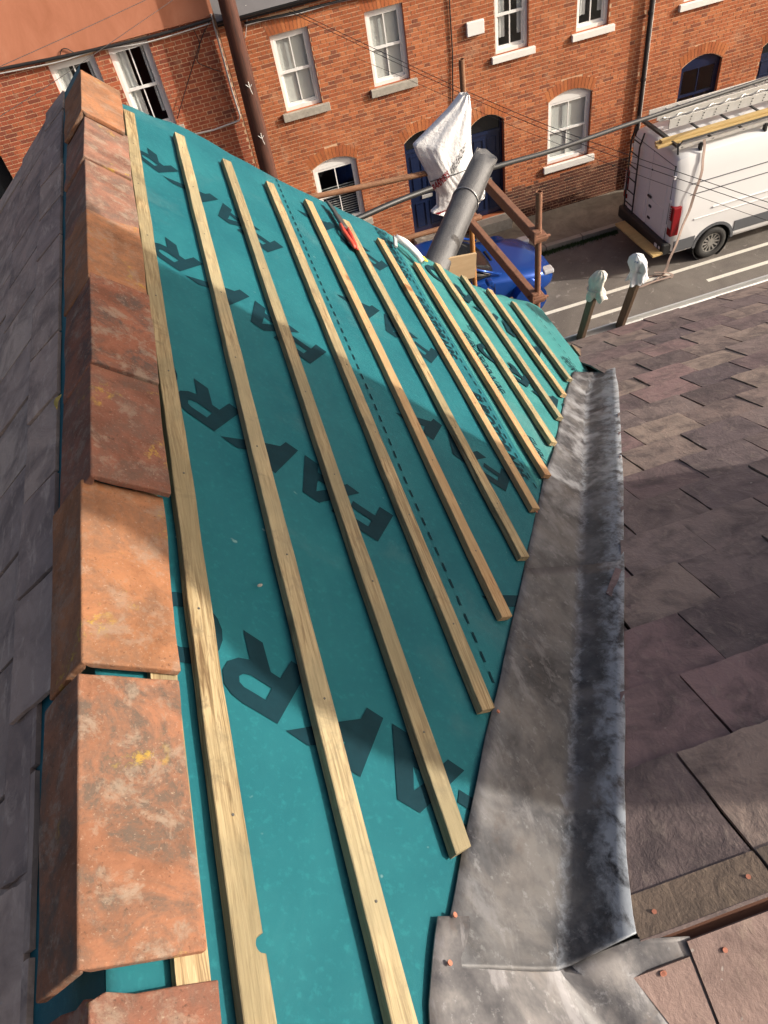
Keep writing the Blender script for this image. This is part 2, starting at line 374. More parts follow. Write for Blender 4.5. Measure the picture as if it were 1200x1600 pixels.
def mat_printed():
    b = NB('white_printed_cloth'); v = b.coord(); n1 = b.noise(v, 24, 3, .5, .5); n2 = b.noise(v, 20, 5, .6)
    b.col(b.mix(b.ramp(n1, [(.66, (0, 0, 0)), (.69, (.8,)*3)]), b.mix(n2, (.50, .51, .54), (.68, .69, .70)), (.04, .08, .28))); b.rough(.9); b.bump(n2, .4, .01); return b.m
M['cloth_b'] = mat_printed()
M['blue_ink'] = simple('blue_cloth_print', (.03, .07, .30), .9)
M['van'] = simple('white_van_paint', (.70, .70, .70), .25, var=.03, scale=2)
M['van_grey'] = simple('dark_grey_moulding', (.085, .09, .10), .6, var=.15)
M['groove'] = simple('panel_gap', (.02, .02, .02), .8)
M['red_lens'] = simple('red_lens', (.20, .006, .010), .15, var=.2); M['clear_lens'] = simple('clear_lens', (.42, .42, .43), .12, var=.2)
M['carblue'] = simple('metallic_blue_paint', (.010, .055, .27), .2, .4, var=.1, scale=3)
M['tint'] = simple('dark_car_glass', (.010, .011, .013), .06, var=.1)
M['orange'] = simple('orange_red_grip', (.55, .07, .04), .45); M['dark_steel'] = simple('dark_tool_steel', (.10, .095, .09), .45, .6)
M['yellow'] = simple('yellow_plastic', (.75, .55, .05), .5)
M['strap'] = simple('faded_ratchet_strap', (.33, .245, .205), .9, var=.25, scale=20)
def mat_asphalt():
    b = NB('worn_asphalt'); g = b.n('NewGeometry'); v = g.outputs['Position']
    n1 = b.noise(v, .7, 6, .65, .6); n2 = b.noise(v, 90, 3, .8); n3 = b.noise(v, 4.5, 6, .7, .8)
    c = b.ramp(n1, [(.35, (.092, .080, .072)), (.5, (.128, .112, .099)), (.66, (.165, .146, .129))])
    c = b.mix(b.ramp(n2, [(.5, (0, 0, 0)), (.72, (.7, .7, .7))]), c, (.27, .235, .20))
    c = b.mix(b.ramp(n3, [(.60, (0, 0, 0)), (.68, (.6, .6, .6))]), c, (.34, .31, .28))
    b.col(c); b.rough(.9); b.bump(n2, .5, .01); return b.m
M['asphalt'] = mat_asphalt()
def mat_pave():
    b = NB('concrete_pavement'); g = b.n('NewGeometry'); v = g.outputs['Position']
    n1 = b.noise(v, 1.6, 6, .7, .5); n2 = b.noise(v, 70, 3, .8)
    c = b.ramp(n1, [(.35, (.12, .10, .075)), (.5, (.19, .158, .12)), (.66, (.25, .215, .165))]); c = b.mix(b.ramp(n2, [(.55, (0, 0, 0)), (.75, (.4, .4, .4))]), c, (.08, .07, .055))
    b.col(c); b.rough(.93); b.bump(n2, .4, .008); return b.m
M['pave'] = mat_pave()
M['kerb'] = simple('stone_kerb', (.27, .24, .20), .9, var=.3, scale=6, bump=.3)
M['line'] = simple('worn_road_paint', (.62, .59, .52), .85, var=.35, scale=25)
M['moss'] = simple('kerb_grass', (.045, .075, .02), .95, var=.5, scale=30)
M['leaf'] = simple('yellow_leaf', (.42, .30, .05), .7, var=.3, scale=60)
M['shade_deck'] = simple('shade_dark_deck', (.03, .026, .024), .95)  # near-black deck colour, shade painted in so gaps between slates read dark

# ------------------------------------------------------------------ setting: ground, road, pavements
def sheet(name, x0, x1, y0, y1, z, mat, parent=None, kind='structure'):
    o = add(name, [(x0, y0, z), (x1, y0, z), (x1, y1, z), (x0, y1, z)], [[0, 1, 2, 3]], mat, parent)
    if kind: o['kind'] = kind
    return o
ground = sheet('ground', -150, 150, -150, 150, -.03, M['pave'])
road = sheet('road', -60, 70, 6.6, 14.42, 0, M['asphalt'])
pav = MB().box((-60, 14.56, -.02), (70, 15.99, .12)).build('pavement', M['pave']); pav['kind'] = 'structure'
kerb = bpy.data.objects.new('kerb', None); link(kerb, (4, 14.49, 0)); kerb['kind'] = 'structure'
for i in range(24):
    x0 = -8+i*.92
    MB().box((x0, 14.42, -.02), (x0+.91, 14.555, .125+random.uniform(-.004, .004))).build('kerb_stone', M['kerb'], kerb, bevel=.012)
near_pav = MB().box((-60, 4.1, -.02), (70, 6.6, .12)).build('near_pavement', M['pave']); near_pav['kind'] = 'structure'
for (x0, x1, y) in ((3.0, 6.75, 12.23), (6.9, 22, 12.30), (6.45, 7.32, 11.67), (1.0, 3.2, 11.66), (9.2, 12.2, 11.7)):
    sheet('road_line', x0, x1, y-.05, y+.05, .004, M['line'], road, None)
# grass growing along the far kerb
gb = MB(); rg = random.Random(3)
for i in range(2600):
    x = 6.3+rg.random()*2.2; y = 14.40-abs(rg.gauss(0, .055)); h = rg.uniform(.02, .07); a = rg.random()*6.28
    dx, dy = math.cos(a)*.008, math.sin(a)*.008; b0 = len(gb.v)
    gb.v += [(x-dx, y-dy, 0), (x+dx, y+dy, 0), (x+rg.gauss(0, .02), y+rg.gauss(0, .02), h)]; gb.f.append([b0, b0+1, b0+2])
tag(gb.build('kerb_grass', M['moss']), 'green weeds growing in the gutter along the far kerb', 'grass', kind='stuff')

# ------------------------------------------------------------------ brick houses across the street
FY = 15.9; CH = .075
def arch_z(o, x):
    if not o[4]: return o[3]
    t = (x-(o[0]+o[1])/2)/((o[1]-o[0])/2); return o[3]+o[4]*(1-t*t)
def brick_wall(house, x0, x1, z1, ops, bmat, nsel, zdark, seed, render_z=None):
    """ops: (x0,x1,z0,zspring,rise). mortar sheet with real openings, bricks proud of it"""
    rr = random.Random(seed)
    xs = {x0, x1}
    for o in ops:
        xs |= {o[0], o[1]}
        if o[4]: xs |= {o[0]+(o[1]-o[0])*i/12 for i in range(13)}
    xs = sorted(xs); mb = MB(); zt = render_z or z1
    for a, b in zip(xs, xs[1:]):
        xm = (a+b)/2; cuts = sorted([o for o in ops if o[0] < xm < o[1]], key=lambda o: o[2]); za, zb = 0., 0.
        for o in cuts:
            k = len(mb.v); mb.v += [(a, FY, za), (b, FY, zb), (b, FY, o[2]), (a, FY, o[2])]; mb.f.append([k, k+1, k+2, k+3])
            za, zb = arch_z(o, a), arch_z(o, b)
            k = len(mb.v); mb.v += [(a, FY, za), (b, FY, zb), (b, FY+.14, zb), (a, FY+.14, za)]; mb.f.append([k, k+1, k+2, k+3])
        k = len(mb.v); mb.v += [(a, FY, za), (b, FY, zb), (b, FY, z1), (a, FY, z1)]; mb.f.append([k, k+1, k+2, k+3])
    mb.build('wall', M['mortar'], house, origin=(x0, FY, 0))
    for o in ops:
        rev = MB()
        for xx in (o[0], o[1]):
            k = len(rev.v); rev.v += [(xx, FY-.004, o[2]), (xx, FY+.14, o[2]), (xx, FY+.14, o[3]), (xx, FY-.004, o[3])]; rev.f.append([k, k+1, k+2, k+3])
        rev.f.append([0, 1, 5, 4]); rev.build('window_reveal', bmat, house)
    # bricks
    stuff = {}; sel = []; nc = int(zt/CH)
    X = np.arange(x0, x1, .01)
    for c in range(nc):
        zc = (c+.5)*CH; free = np.ones(len(X), bool)
        for o in ops:
            xc, hw = (o[0]+o[1])/2, (o[1]-o[0])/2
            az = o[3]+(o[4]*(1-((X-xc)/hw)**2) if o[4] else 0)
            free &= ~((X > o[0]-.005) & (X < o[1]+.0) & (zc > o[2]-.02) & (zc < az+.03))
            hh = .29 if not o[4] else .25
            spread = np.clip((zc-o[3])/hh, 0, 1)*.10
            free &= ~((np.abs(X-xc) < hw+spread) & (zc >= az) & (zc < az+hh))
        edges = np.flatnonzero(np.diff(np.concatenate([[0], free.astype(int), [0]])))
        iv = [(X[a], X[min(b, len(X)-1)]) for a, b in zip(edges[::2], edges[1::2])]
        x = x0-.4+(.169 if c % 2 else 0)+rr.uniform(-.006, .006); st = True
        while x < x1:
            wd = .2245 if st else .1125; a, b = x, x+wd-.013; st = not st; full = True
            x += wd
            for (p, q) in iv:
                aa, bb = max(a, p), min(b, q)
                if bb-aa < .03: continue
                cl = (bb-aa) < wd-.015
                dk = zc < zdark+.18*mnoise.noise((aa*.9, c*.12, 3.1))+rr.uniform(-.06, .06)
                px, py = project(((aa+bb)/2, FY, zc))
                it = (aa, bb, c*CH+.0065, (c+1)*CH-.0065, dk)
                vis = 0 < px < 1200 and 0 < py < 420
                if cl or not vis: stuff.setdefault(dk, []).append(it)
                else: sel.append((py > 120, it, st))
    rr.shuffle(sel); sel.sort(key=lambda t: -int(t[0]))
    meshes = {}
    for i, (_, it, st) in enumerate(sel):
        if i < nsel:
            key = (not st, it[4])
            if key not in meshes:
                b_ = MB().box((0, -.005, 0), (it[1]-it[0], .02, CH-.013)); me = mesh('brick', b_.v, b_.f); me.materials.append(M['brick_d'] if it[4] else bmat); meshes[key] = me
            link(bpy.data.objects.new('brick', meshes[key]), (it[0], FY, it[2]), house)
        else: stuff.setdefault(it[4], []).append(it)
    for dk, its in stuff.items():
        b_ = MB()
        for (a, b, z0, z1_, _) in its:
            j = rr.uniform(-.0015, .0015); yf = FY-.005+j; k = len(b_.v)
            b_.v += [(a, yf, z0), (b, yf, z0), (b, yf, z1_), (a, yf, z1_), (a, FY+.01, z0), (b, FY+.01, z0), (b, FY+.01, z1_), (a, FY+.01, z1_)]
            b_.f += [[k, k+1, k+2, k+3], [k, k+4, k+5, k+1], [k+1, k+5, k+6, k+2], [k+2, k+6, k+7, k+3], [k+3, k+7, k+4, k]]
        o = b_.build('brickwork', M['brick_d'] if dk else bmat, house, origin=(x0, FY, 0)); o['kind'] = 'stuff'
    # arches of soldier bricks
    for o in ops:
        if o[3] > z1-.3 or (render_z and o[3] > render_z-.4): continue
        xc, hw = (o[0]+o[1])/2, (o[1]-o[0])/2; n = int((2*hw+.12)/.078); hh = .28 if not o[4] else .235
        a_ = MB()
        for i in range(n):
            t0, t1 = -1+2*(i+.06)/n, -1+2*(i+.94)/n; k = len(a_.v); q = []
            for t, top in ((t0, 0), (t1, 0), (t1, 1), (t0, 1)):
                xx = xc+t*(hw+(.02 if not top else .10)); zz = o[3]+(o[4]*(1-min(1, t*t)) if o[4] else 0)+(.008 if not top else hh)
                q.append((xx, zz))
            for yy in (FY-.006, FY+.02):
                for (xx, zz) in q: a_.v.append((xx, yy, zz))
            a_.f += [[k, k+1, k+2, k+3], [k, k+4, k+5, k+1], [k+1, k+5, k+6, k+2], [k+2, k+6, k+7, k+3], [k+3, k+7, k+4, k]]
        oo = a_.build('brick_arch', M['brick_a'], house); oo['kind'] = 'stuff'
def sash(house, o, white='white', sill='white_sill', inside='blind', sill_h=.13, open_low=False, dark_in=False):
    x0, x1, z0, zs, rise = o; yw = FY+.07; zt = zs
    fr = MB(); t = .065
    fr.box((x0+.002, yw, z0), (x0+t, yw+.09, zt)); fr.box((x1-t, yw, z0), (x1-.002, yw+.09, zt))
    fr.box((x0+t, yw, zt-t), (x1-t, yw+.09, zt)); fr.box((x0+t, yw, z0), (x1-t, yw+.09, z0+.07))
    if rise:
        n = 12; k = len(fr.v)
        for i in range(n+1):
            xx = x0+(x1-x0)*i/n
            for yy in (yw-.001, yw+.08): fr.v += [(xx, yy, zt-.01), (xx, yy, max(zt, arch_z(o, xx))-.001)]
        for i in range(n): a = k+i*4; fr.f += [[a, a+4, a+5, a+1], [a+2, a+3, a+7, a+6], [a+1, a+5, a+7, a+3]]
    w_ = fr.build('window', M[white], house, origin=(x0, yw, z0))
    zm = z0+(zt-z0)*.50; xc = (x0+x1)/2
    for (nm, za, zb, yy) in (('upper_sash', zm-.02, zt-t, yw+.012), ('lower_sash', z0+.07, zm+.02, yw+.045)):
        s_ = MB(); e = .045
        s_.box((x0+t, yy, za), (x0+t+e, yy+.03, zb)); s_.box((x1-t-e, yy, za), (x1-t, yy+.03, zb))
        s_.box((x0+t+e, yy, za), (x1-t-e, yy+.03, za+.05)); s_.box((x0+t+e, yy, zb-.05), (x1-t-e, yy+.03, zb))
        s_.box((xc-.011, yy+.002, za+.05), (xc+.011, yy+.028, zb-.05))
        s_.build(nm, M[white], w_)
        for (pa, pb) in ((x0+t+e, xc-.011), (xc+.011, x1-t-e)):
            add('pane', [(pa, yy+.015, za+.05), (pb, yy+.015, za+.05), (pb, yy+.015, zb-.05), (pa, yy+.015, zb-.05)], [[0, 1, 2, 3]], M['glass'], w_)
    rm = MB(); k = 0
    rm.v = [(x0, yw+.09, z0), (x1, yw+.09, z0), (x1, yw+.09, zt), (x0, yw+.09, zt), (x0, yw+1.6, z0), (x1, yw+1.6, z0), (x1, yw+1.6, zt), (x0, yw+1.6, zt)]
    rm.f = [[0, 4, 5, 1], [1, 5, 6, 2], [2, 6, 7, 3], [3, 7, 4, 0], [4, 7, 6, 5]]
    rm.build('room_interior', M['room'], w_)
    if inside == 'blind':
        add('roller_blind', [(x0+.03, yw+.082, z0+.12), (x1-.03, yw+.082, z0+.12), (x1-.03, yw+.082, zt), (x0+.03, yw+.082, zt)], [[0, 1, 2, 3]], M['blind'], w_)
    elif inside == 'curtain':
        for (ca, cb) in ((x0+.04, x0+.04+(x1-x0)*.34), (x1-.18, x1-.04)):
            V, F = [], []
            for i in range(13):
                u = i/12; xx = ca+(cb-ca)*u
                for zz in (z0+.25, zt): V.append((xx, yw+.12+.02*math.sin(u*20), zz))
            for i in range(12): F.append([i*2, i*2+2, i*2+3, i*2+1])
            add('curtain', V, F, M['net'], w_, smooth=True)
    elif inside == 'slats':
        bl = MB()
        for i in range(14): zz = z0+.1+i*.055; bl.box((x0+.08, yw+.13, zz), (x1-.08, yw+.15, zz+.008))
        bl.build('venetian_blind', M['blind'], w_)
    if sill:
        MB().box((x0-.10, FY-.075, z0-sill_h), (x1+.13, FY+.068, z0-.001)).build('window_sill', M[sill], w_, bevel=.008)
    return w_
def front_door(house, o, mirror=False):
    x0, x1, z0, zs, rise = o; yd = FY+.12
    d = MB(); n = 12; k = 0
    fr = MB(); fr.box((x0, yd, z0), (x0+.06, yd+.08, zs)); fr.box((x1-.06, yd, z0), (x1, yd+.08, zs)); fr.box((x0+.06, yd, zs-.28), (x1-.06, yd+.08, zs-.21))
    for i in range(n+1):
        xx = x0+(x1-x0)*i/n
        fr.v += [(xx, yd-.002, arch_z(o, xx)-.05-(.0 if 0 < i < n else 0)), (xx, yd-.002, arch_z(o, xx)-.001)]
    k = len(fr.v)-2*(n+1)
    for i in range(n): a = k+i*2; fr.f.append([a, a+2, a+3, a+1])
    f = fr.build('door_frame', M['navy'], house)
    V = [(x0+.06, yd+.03, zs-.21), (x1-.06, yd+.03, zs-.21)]+[(x0+(x1-x0)*i/n, yd+.03, arch_z(o, x0+(x1-x0)*i/n)) for i in range(n, -1, -1)]
    add('fanlight', V, [list(range(len(V)))], M['tint'], house)
    dr = MB().box((x0+.065, yd+.02, z0+.01), (x1-.065, yd+.07, zs-.285)).build('front_door', M['navy'], house)
    xw = (x1-x0-.13); zz = [z0+.14, z0+.78, z0+.98, zs-.40-.35, zs-.40-.30, zs-.36]
    for (za, zb) in ((z0+.14, z0+.74), (z0+1.0, z0+1.38), (z0+1.46, zs-.37)):
        for q in (0, 1):
            xa = x0+.065+xw*(.10+.47*q); xb = xa+xw*.33
            p = MB(); e = .02
            p.box((xa, yd+.004, za), (xa+e, yd+.02, zb)); p.box((xb-e, yd+.004, za), (xb, yd+.02, zb)); p.box((xa+e, yd+.004, za), (xb-e, yd+.02, za+e)); p.box((xa+e, yd+.004, zb-e), (xb-e, yd+.02, zb))
            p.build('panel_moulding', M['navy'], dr)
    MB().box(((x0+x1)/2-.13, yd-.002, z0+.82), ((x0+x1)/2+.13, yd+.02, z0+.90)).build('letterbox', M['galv'], dr, bevel=.004)
    b = MB().tube([((x1-.14), yd-.04, z0+1.15), ((x1-.14), yd+.02, z0+1.15)], .03, 10); b.build('door_knob', M['galv'], dr, smooth=True)
    MB().box((x0-.05, FY-.30, .12), (x1+.05, FY+.12, z0-.001)).build('door_step', M['stone'], house, bevel=.012)
def house_roof(house, x0, x1, zb, zt=None):
    zt = zt or zb+2.6
    add('roof', [(x0, FY-.22, zb), (x1, FY-.22, zb), (x1, FY+4, zt), (x0, FY+4, zt), (x0, FY+8.2, zb), (x1, FY+8.2, zb)], [[0, 1, 2, 3], [3, 2, 5, 4]], M['slate_far'], house)
    add('side_wall', [(x0+.01, FY+.15, 0), (x0+.01, FY+8, 0), (x0+.01, FY+8, zb), (x0+.01, FY+4, zt-.05), (x0+.01, FY+.15, zb)], [[0, 1, 2, 3, 4]], M['mortar'], house)
    g_ = MB()
    for i in range(9):
        pass
    n = 10; k = 0; pts = [(math.cos(math.pi+math.pi*i/n)*.06, math.sin(math.pi+math.pi*i/n)*.06) for i in range(n+1)]
    for xx in (x0, x1):
        for (a, b) in pts: g_.v.append((xx, FY-.16+a, zb-.01+b))
    for i in range(n): g_.f.append([i, i+1, n+1+i+1, n+1+i])
    g_.build('gutter', M['black'], house)
    MB().box((x0, FY-.10, zb-.12), (x1, FY-.07, zb)).build('fascia_board', M['black'], house)
# --- house with the terracotta render above (leftmost)
hA = thing('brick_house', 'red brick house with terracotta rendered upper wall and cables along it, leftmost across the street', 'house', (-4, FY, 0), 'terraced houses across the street')
opsA = [(-2.40, -1.56, 4.25, 5.76, 0), (-1.29, -.55, 4.25, 5.78, 0), (-5.4, -3.92, 2.4, 4.55, 0)]
brick_wall(hA, -9, .74, 8.6, opsA, M['brick_l'], 260, .7, 11, render_z=5.85)
sash(hA, opsA[0], inside='curtain', sill='stone'); sash(hA, opsA[1], inside='curtain', sill='stone')
o_ = MB(); o_.v = [(-5.4, FY+.1, 2.4), (-3.92, FY+.1, 2.4), (-3.92, FY+.1, 4.55), (-5.4, FY+.1, 4.55)]; o_.f = [[0, 1, 2, 3]]; o_.build('dark_window_pane', M['tint'], hA)
V = []; F = []
for i in range(60):
    for j in range(8): V.append((-9+9.74*i/59, FY-.045+.004*mnoise.noise((i*.7, j*1.3, 0)), 5.855+(8.6-5.855)*j/7))
for i in range(59):
    for j in range(7): a = i*8+j; F.append([a, a+8, a+9, a+1])
add('render_coat', V, F, M['render'], hA, smooth=True)
add('render_lip', [(-9, FY-.045, 5.855), (.74, FY-.045, 5.855), (.74, FY+.0, 5.83), (-9, FY+.0, 5.83)], [[0, 1, 2, 3]], M['render'], hA)
house_roof(hA, -9, .74, 8.62)
# --- house with grey stone sills
hB = thing('brick_house', 'orange brick house with grey stone sills, roller blinds and a navy door behind the sack', 'house', (3, FY, 0), 'terraced houses across the street')
opsB = [(1.64, 2.40, 3.92, 5.30, 0), (3.52, 4.29, 3.92, 5.27, 0), (1.89, 2.88, 1.27, 2.66, .14), (3.98, 4.86, .45, 2.66, .18)]
brick_wall(hB, .75, 5.2, 5.80, opsB, M['brick'], 290, .15, 12)
sash(hB, opsB[0], sill='stone', sill_h=.15); sash(hB, opsB[1], sill='stone', sill_h=.15); sash(hB, opsB[2], sill='stone', inside='slats', sill_h=.15)
front_door(hB, opsB[3]); house_roof(hB, .75, 5.2, 5.80)
# --- house with white sills
hC = thing('brick_house', 'orange brick house with white painted sills, meter box and navy door, left of the van', 'house', (7.4, FY, 0), 'terraced houses across the street')
opsC = [(6.16, 6.89, 3.90, 5.27, 0), (7.95, 8.68, 3.90, 5.27, 0), (7.37, 8.42, 1.25, 2.66, .16), (5.50, 6.31, .40, 2.60, .18)]
brick_wall(hC, 5.2, 9.56, 5.80, opsC, M['brick'], 290, .95, 13)
sash(hC, opsC[0], inside='curtain'); sash(hC, opsC[1], inside='curtain'); sash(hC, opsC[2], inside='blind', sill_h=.15)
front_door(hC, opsC[3]); house_roof(hC, 5.2, 9.56, 5.80)
MB().box((5.54, FY-.08, 4.40), (5.91, FY-.006, 4.65)).build('meter_box', M['white'], hC, bevel=.012)
MB().tube([(5.235, FY-.03, 5.8), (5.22, FY-.03, 4.2), (5.15, FY-.03, 3.2), (5.15, FY-.03, 1.5)], .014, 6).build('drain_wire', M['black'], hC)
# --- house behind the van
hD = thing('brick_house', 'orange brick house with a dark arched window, behind the white van', 'house', (13, FY, 0), 'terraced houses across the street')
opsD = [(10.40, 11.30, 3.90, 5.27, 0), (10.60, 11.60, 1.25, 2.58, .18), (12.62, 13.6, .4, 2.55, .18), (12.7, 13.5, 3.9, 5.27, 0)]
brick_wall(hD, 9.56, 18, 5.80, opsD, M['brick'], 200, .5, 14)
sash(hD, opsD[0]); sash(hD, opsD[1], white='navy', inside=None); front_door(hD, opsD[2]); sash(hD, opsD[3]); house_roof(hD, 9.56, 18, 5.80)
p = MB().tube([(9.60, FY-.09, 5.75), (9.60, FY-.09, .15)], .045, 12)
for zz in (5.2, 3.9, 2.6, 1.3): p.tube([(9.60, FY-.09, zz), (9.60, FY-.09, zz+.06)], .06, 12)
p.build('downpipe', M['black'], hD, smooth=False)
MB().tube([(9.70, FY-.03, 5.75), (9.69, FY-.03, 3), (9.68, FY-.03, 1.2)], .018, 8).build('conduit', M['galv'], hD)
# telegraph pole
tp = thing('telegraph_pole', 'thick reddish brown wooden telegraph pole in front of the brick houses', 'pole', (.86, FY-.33, .12))
MB().tube([(.86+.026*z_, FY-.33, z_) for z_ in (.12, 2, 4, 6, 8.6)], [.175, .17, .16, .152, .145], 20).build('pole_shaft', M['pole_wood'], tp, smooth=True)
for zz in (4.72, 3.78):
    s_ = MB(); xx = .86+.026*zz
    s_.tube([(xx+.02, FY-.50, zz+.10), (xx+.02, FY-.515, zz), (xx+.04, FY-.515, zz-.12)], .009, 6); s_.tube([(xx-.04, FY-.50, zz+.06), (xx+.02, FY-.515, zz), (xx+.07, FY-.495, zz+.04)], .008, 6)
    s_.build('cable_clip', M['galv'], tp)
MB().tube([(.70, FY-.05, 5.9), (.68, FY-.04, 4.6), (.70, FY-.04, 4.12), (.66, FY-.04, 4.04), (.1, FY-.04, 4.0), (-.3, FY-.04, 4.02)], .017, 8).build('conduit', M['galv'], hA)

# ------------------------------------------------------------------ our own roof
TH = math.radians(43.5); G = .245; AX, BZ = -1.348*G, 4.846*G          # upslope edge of the first batten
c1, s1 = math.cos(TH), math.sin(TH); N1 = Vector((s1, 0, c1))
def P1(v, y, h=0): return Vector((AX+v*c1+s1*h, y, CZ-BZ-v*s1+c1*h))
VA = -.185                                                               # apex of the gable roof
APX = P1(VA, 0)
TL = math.radians(39); c2, s2 = math.cos(TL), math.sin(TL)
def P2(v, y, h=0): return Vector((APX.x-v*c2-s2*h, y, APX.z-v*s2+c2*h))   # left slope
MS = .514; YR, ZR = .165, CZ-1.632; CM = 1/math.hypot(1, MS); SM = MS*CM
def P3(x, y, h=0): return Vector((x, y+SM*h, ZR-(y-YR)*MS+CM*h))           # main front slope (plan y)
def P4(x, y, h=0): return Vector((x, y-SM*h, ZR-(YR-y)*MS+CM*h))           # main back slope
own = thing('house_under_repair', 'house being reroofed: teal membrane, timber battens, clay ridge tiles and slates', 'house', (0, 2, 0))
# walls below (street side, gable)
MB().box((-3.4, -5, 0), (2.05, 3.72, 5.9)).build('gable_block_wall', M['brick_l'], own)
MB().box((2.05, -3.6, 0), (9, 3.75, 6.0)).build('front_block_wall', M['brick_l'], own)
add('gable_wall', [P2(0, 3.70, -.03), P1(3.2, 3.70, -.08), (P1(3.2, 3.7).x, 3.70, 5.8), (P2(2.9, 3.7).x, 3.70, 5.8), P2(2.9, 3.70, -.08)], [[0, 1, 2, 3, 4]], M['brick_l'], own)
# --- membrane
def sag(v, y):
    u = (v/G) % 1.0
    k = (.005+.004*sm(1.2, 2.6, v))*math.sin(math.pi*u)**2*(mnoise.noise((v*1.3, y*2.3, 2))*1.4-.1)
    return k+.004*mnoise.noise((v*2.2, y*1.6, 7.7))+.0016*mnoise.noise((v*9, y*7, 1.7))
EDGE = [(-.2, 3.93), (.0, 3.86), (.35, 4.03), (.7, 3.98), (.9, 3.99), (1.3, 4.08), (1.62, 4.12), (1.9, 4.05), (2.3, 4.02), (2.6, 4.1), (2.95, 4.27), (3.2, 4.40), (3.45, 4.46)]
def yedge(v): return float(np.interp(v, [e[0] for e in EDGE], [e[1] for e in EDGE]))+.018*mnoise.noise((v*8, .3, 0))
def memb(v, y, h=0):
    d = 0; ye = yedge(v)
    if y > ye-.14: t = (y-ye+.14)/.14; d -= .03*t*t
    if v > 3.05: t = (v-3.05)/.35; d -= .10*t*t
    return P1(v, y, .002+sag(v, y)+d+h)
Y0 = -.7
def memb_sheet(va, vb, NV, mat, lift, label):
    V, F = [], []; NY = 170
    for i in range(NV+1):
        v = va+(vb-va)*i/NV; ye = yedge(v); e = .004*mnoise.noise((v*3, 2.2, 9)) if i == NV else 0
        for j in range(NY+1):
            y = Y0+(ye-Y0)*j/NY; V.append(memb(v+(.006*mnoise.noise((y*1.5, 4, 4)) if i in (0, NV) else 0), y, lift))
    for i in range(NV):
        for j in range(NY): a = i*(NY+1)+j; F.append([a, a+NY+1, a+NY+2, a+1])
    o = add('roof_membrane', V, F, mat, own, origin=(0, 2, 7), smooth=True)
    md = o.modifiers.new('thickness', 'SOLIDIFY'); md.thickness = .002; md.offset = -1
    return tag(o, label)
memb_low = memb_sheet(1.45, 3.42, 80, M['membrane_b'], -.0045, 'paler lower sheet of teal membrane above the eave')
membrane = memb_sheet(-.19, 1.612, 75, M['membrane'], 0, 'upper sheet of teal membrane printed with black lettering')
# deck under it (rafters as a closed board, keeps light out)
add('roof_boarding', [P1(VA, -4, -.04), P1(3.25, -4, -.04), P1(3.25, 3.8, -.04), P1(VA, 3.8, -.04)], [[0, 1, 2, 3]], M['shade_deck'], own)
# membrane on the left slope
V, F = [], []
for i in range(9):
    for j in range(60): V.append(P2(i*.06-.0, -.7+4.72*j/59, .003+.003*mnoise.noise((i*.4, j*.5, 4))))
for i in range(8):
    for j in range(59): a = i*60+j; F.append([a, a+1, a+61, a+60])
membl = add('roof_membrane', V, F, M['membrane'], own, smooth=True)
# --- printed lettering
E1 = Vector((-.843, .538)); E2 = Vector((-.538, -.843))
bowl = [(.652, .066), (.675, .078), (.69, .1), (.69, .125), (.675, .152), (.652, .165), (.625, .17)]
GL = {
 'F': ([(0, 0), (.048, 0), (.050, .056), (.128, .058), (.128, .091), (.055, .091), (.058, .128), (.168, .133), (.170, .168), (.016, .166)], []),
 'A': ([(.12, 0), (.166, 0), (.186, .038), (.257, .04), (.267, .002), (.315, 0), (.264, .166), (.21, .166)], [(.198, .072), (.246, .074), (.233, .126)]),
 'K': ([(.338, 0), (.381, 0), (.387, .037), (.42, .068), (.462, .006), (.515, .006), (.452, .096), (.527, .170), (.475, .171), (.404, .105), (.400, .168), (.353, .168)], []),
 'R': ([(.533, .005), (.574, .005), (.58, .064), (.603, .064), (.645, .005), (.693, .005)]+bowl+[(.548, .168)], [(.587, .1), (.635, .1), (.651, .107), (.656, .118), (.65, .13), (.638, .135), (.588, .134)]),
}
GL['O'] = ([(.80+.085*math.cos(t), .087+.085*math.sin(t)) for t in [i*math.pi/10 for i in range(20)]], [(.80+.048*math.cos(t), .087+.05*math.sin(t)) for t in [i*math.pi/8 for i in range(16)]])
GL['K'] = ([(.338, 0), (.381, 0), (.387, .037), (.46, .103), (.527, .170), (.475, .171), (.404, .112), (.400, .168), (.353, .168)], [])
def glyph_mesh(outer, hole):
    bm = bmesh.new()
    def loop(ps):
        vs = [bm.verts.new((p[0], p[1], 0)) for p in ps]
        return [bm.edges.new((vs[i], vs[(i+1) % len(vs)])) for i in range(len(vs))]
    ed = loop(outer)+(loop(hole) if hole else [])
    bmesh.ops.triangle_fill(bm, edges=ed, use_beauty=True)
    bmesh.ops.subdivide_edges(bm, edges=bm.edges[:], cuts=2, use_grid_fill=True)
    bmesh.ops.triangulate(bm, faces=bm.faces[:])
    bm.verts.index_update()
    r = [tuple(v.co) for v in bm.verts], [[v.index for v in f.verts] for f in bm.faces]; bm.free(); return r
GM = {k: glyph_mesh(*g) for k, g in GL.items()}
def logo(v0, y0, letters='FAKRO'):
    for ch in letters:
        vs, fs = GM[ch]; P = []; ok = True
        for (p, q, _) in vs:
            a = Vector((v0, y0))+E1*p+E2*q
            if a.y > yedge(a.x)-.02 or a.y < -.6 or a.x < -.18: ok = False; break
            P.append(memb(a.x, a.y, .0022))
        if ok:
            n = (P[fs[0][1]]-P[fs[0][0]]).cross(P[fs[0][2]]-P[fs[0][0]])
            if n.dot(N1) < 0: fs = [f[::-1] for f in fs]
            add('printed_letter', P, fs, M['print'], membrane if v0 < 2 else memb_low)
for (dv, dy) in ((.02, -1.73), (.01, -.866), (0, 0), (-.012, .835), (-.021, 1.632)): logo(.691+dv, 1.375+dy)
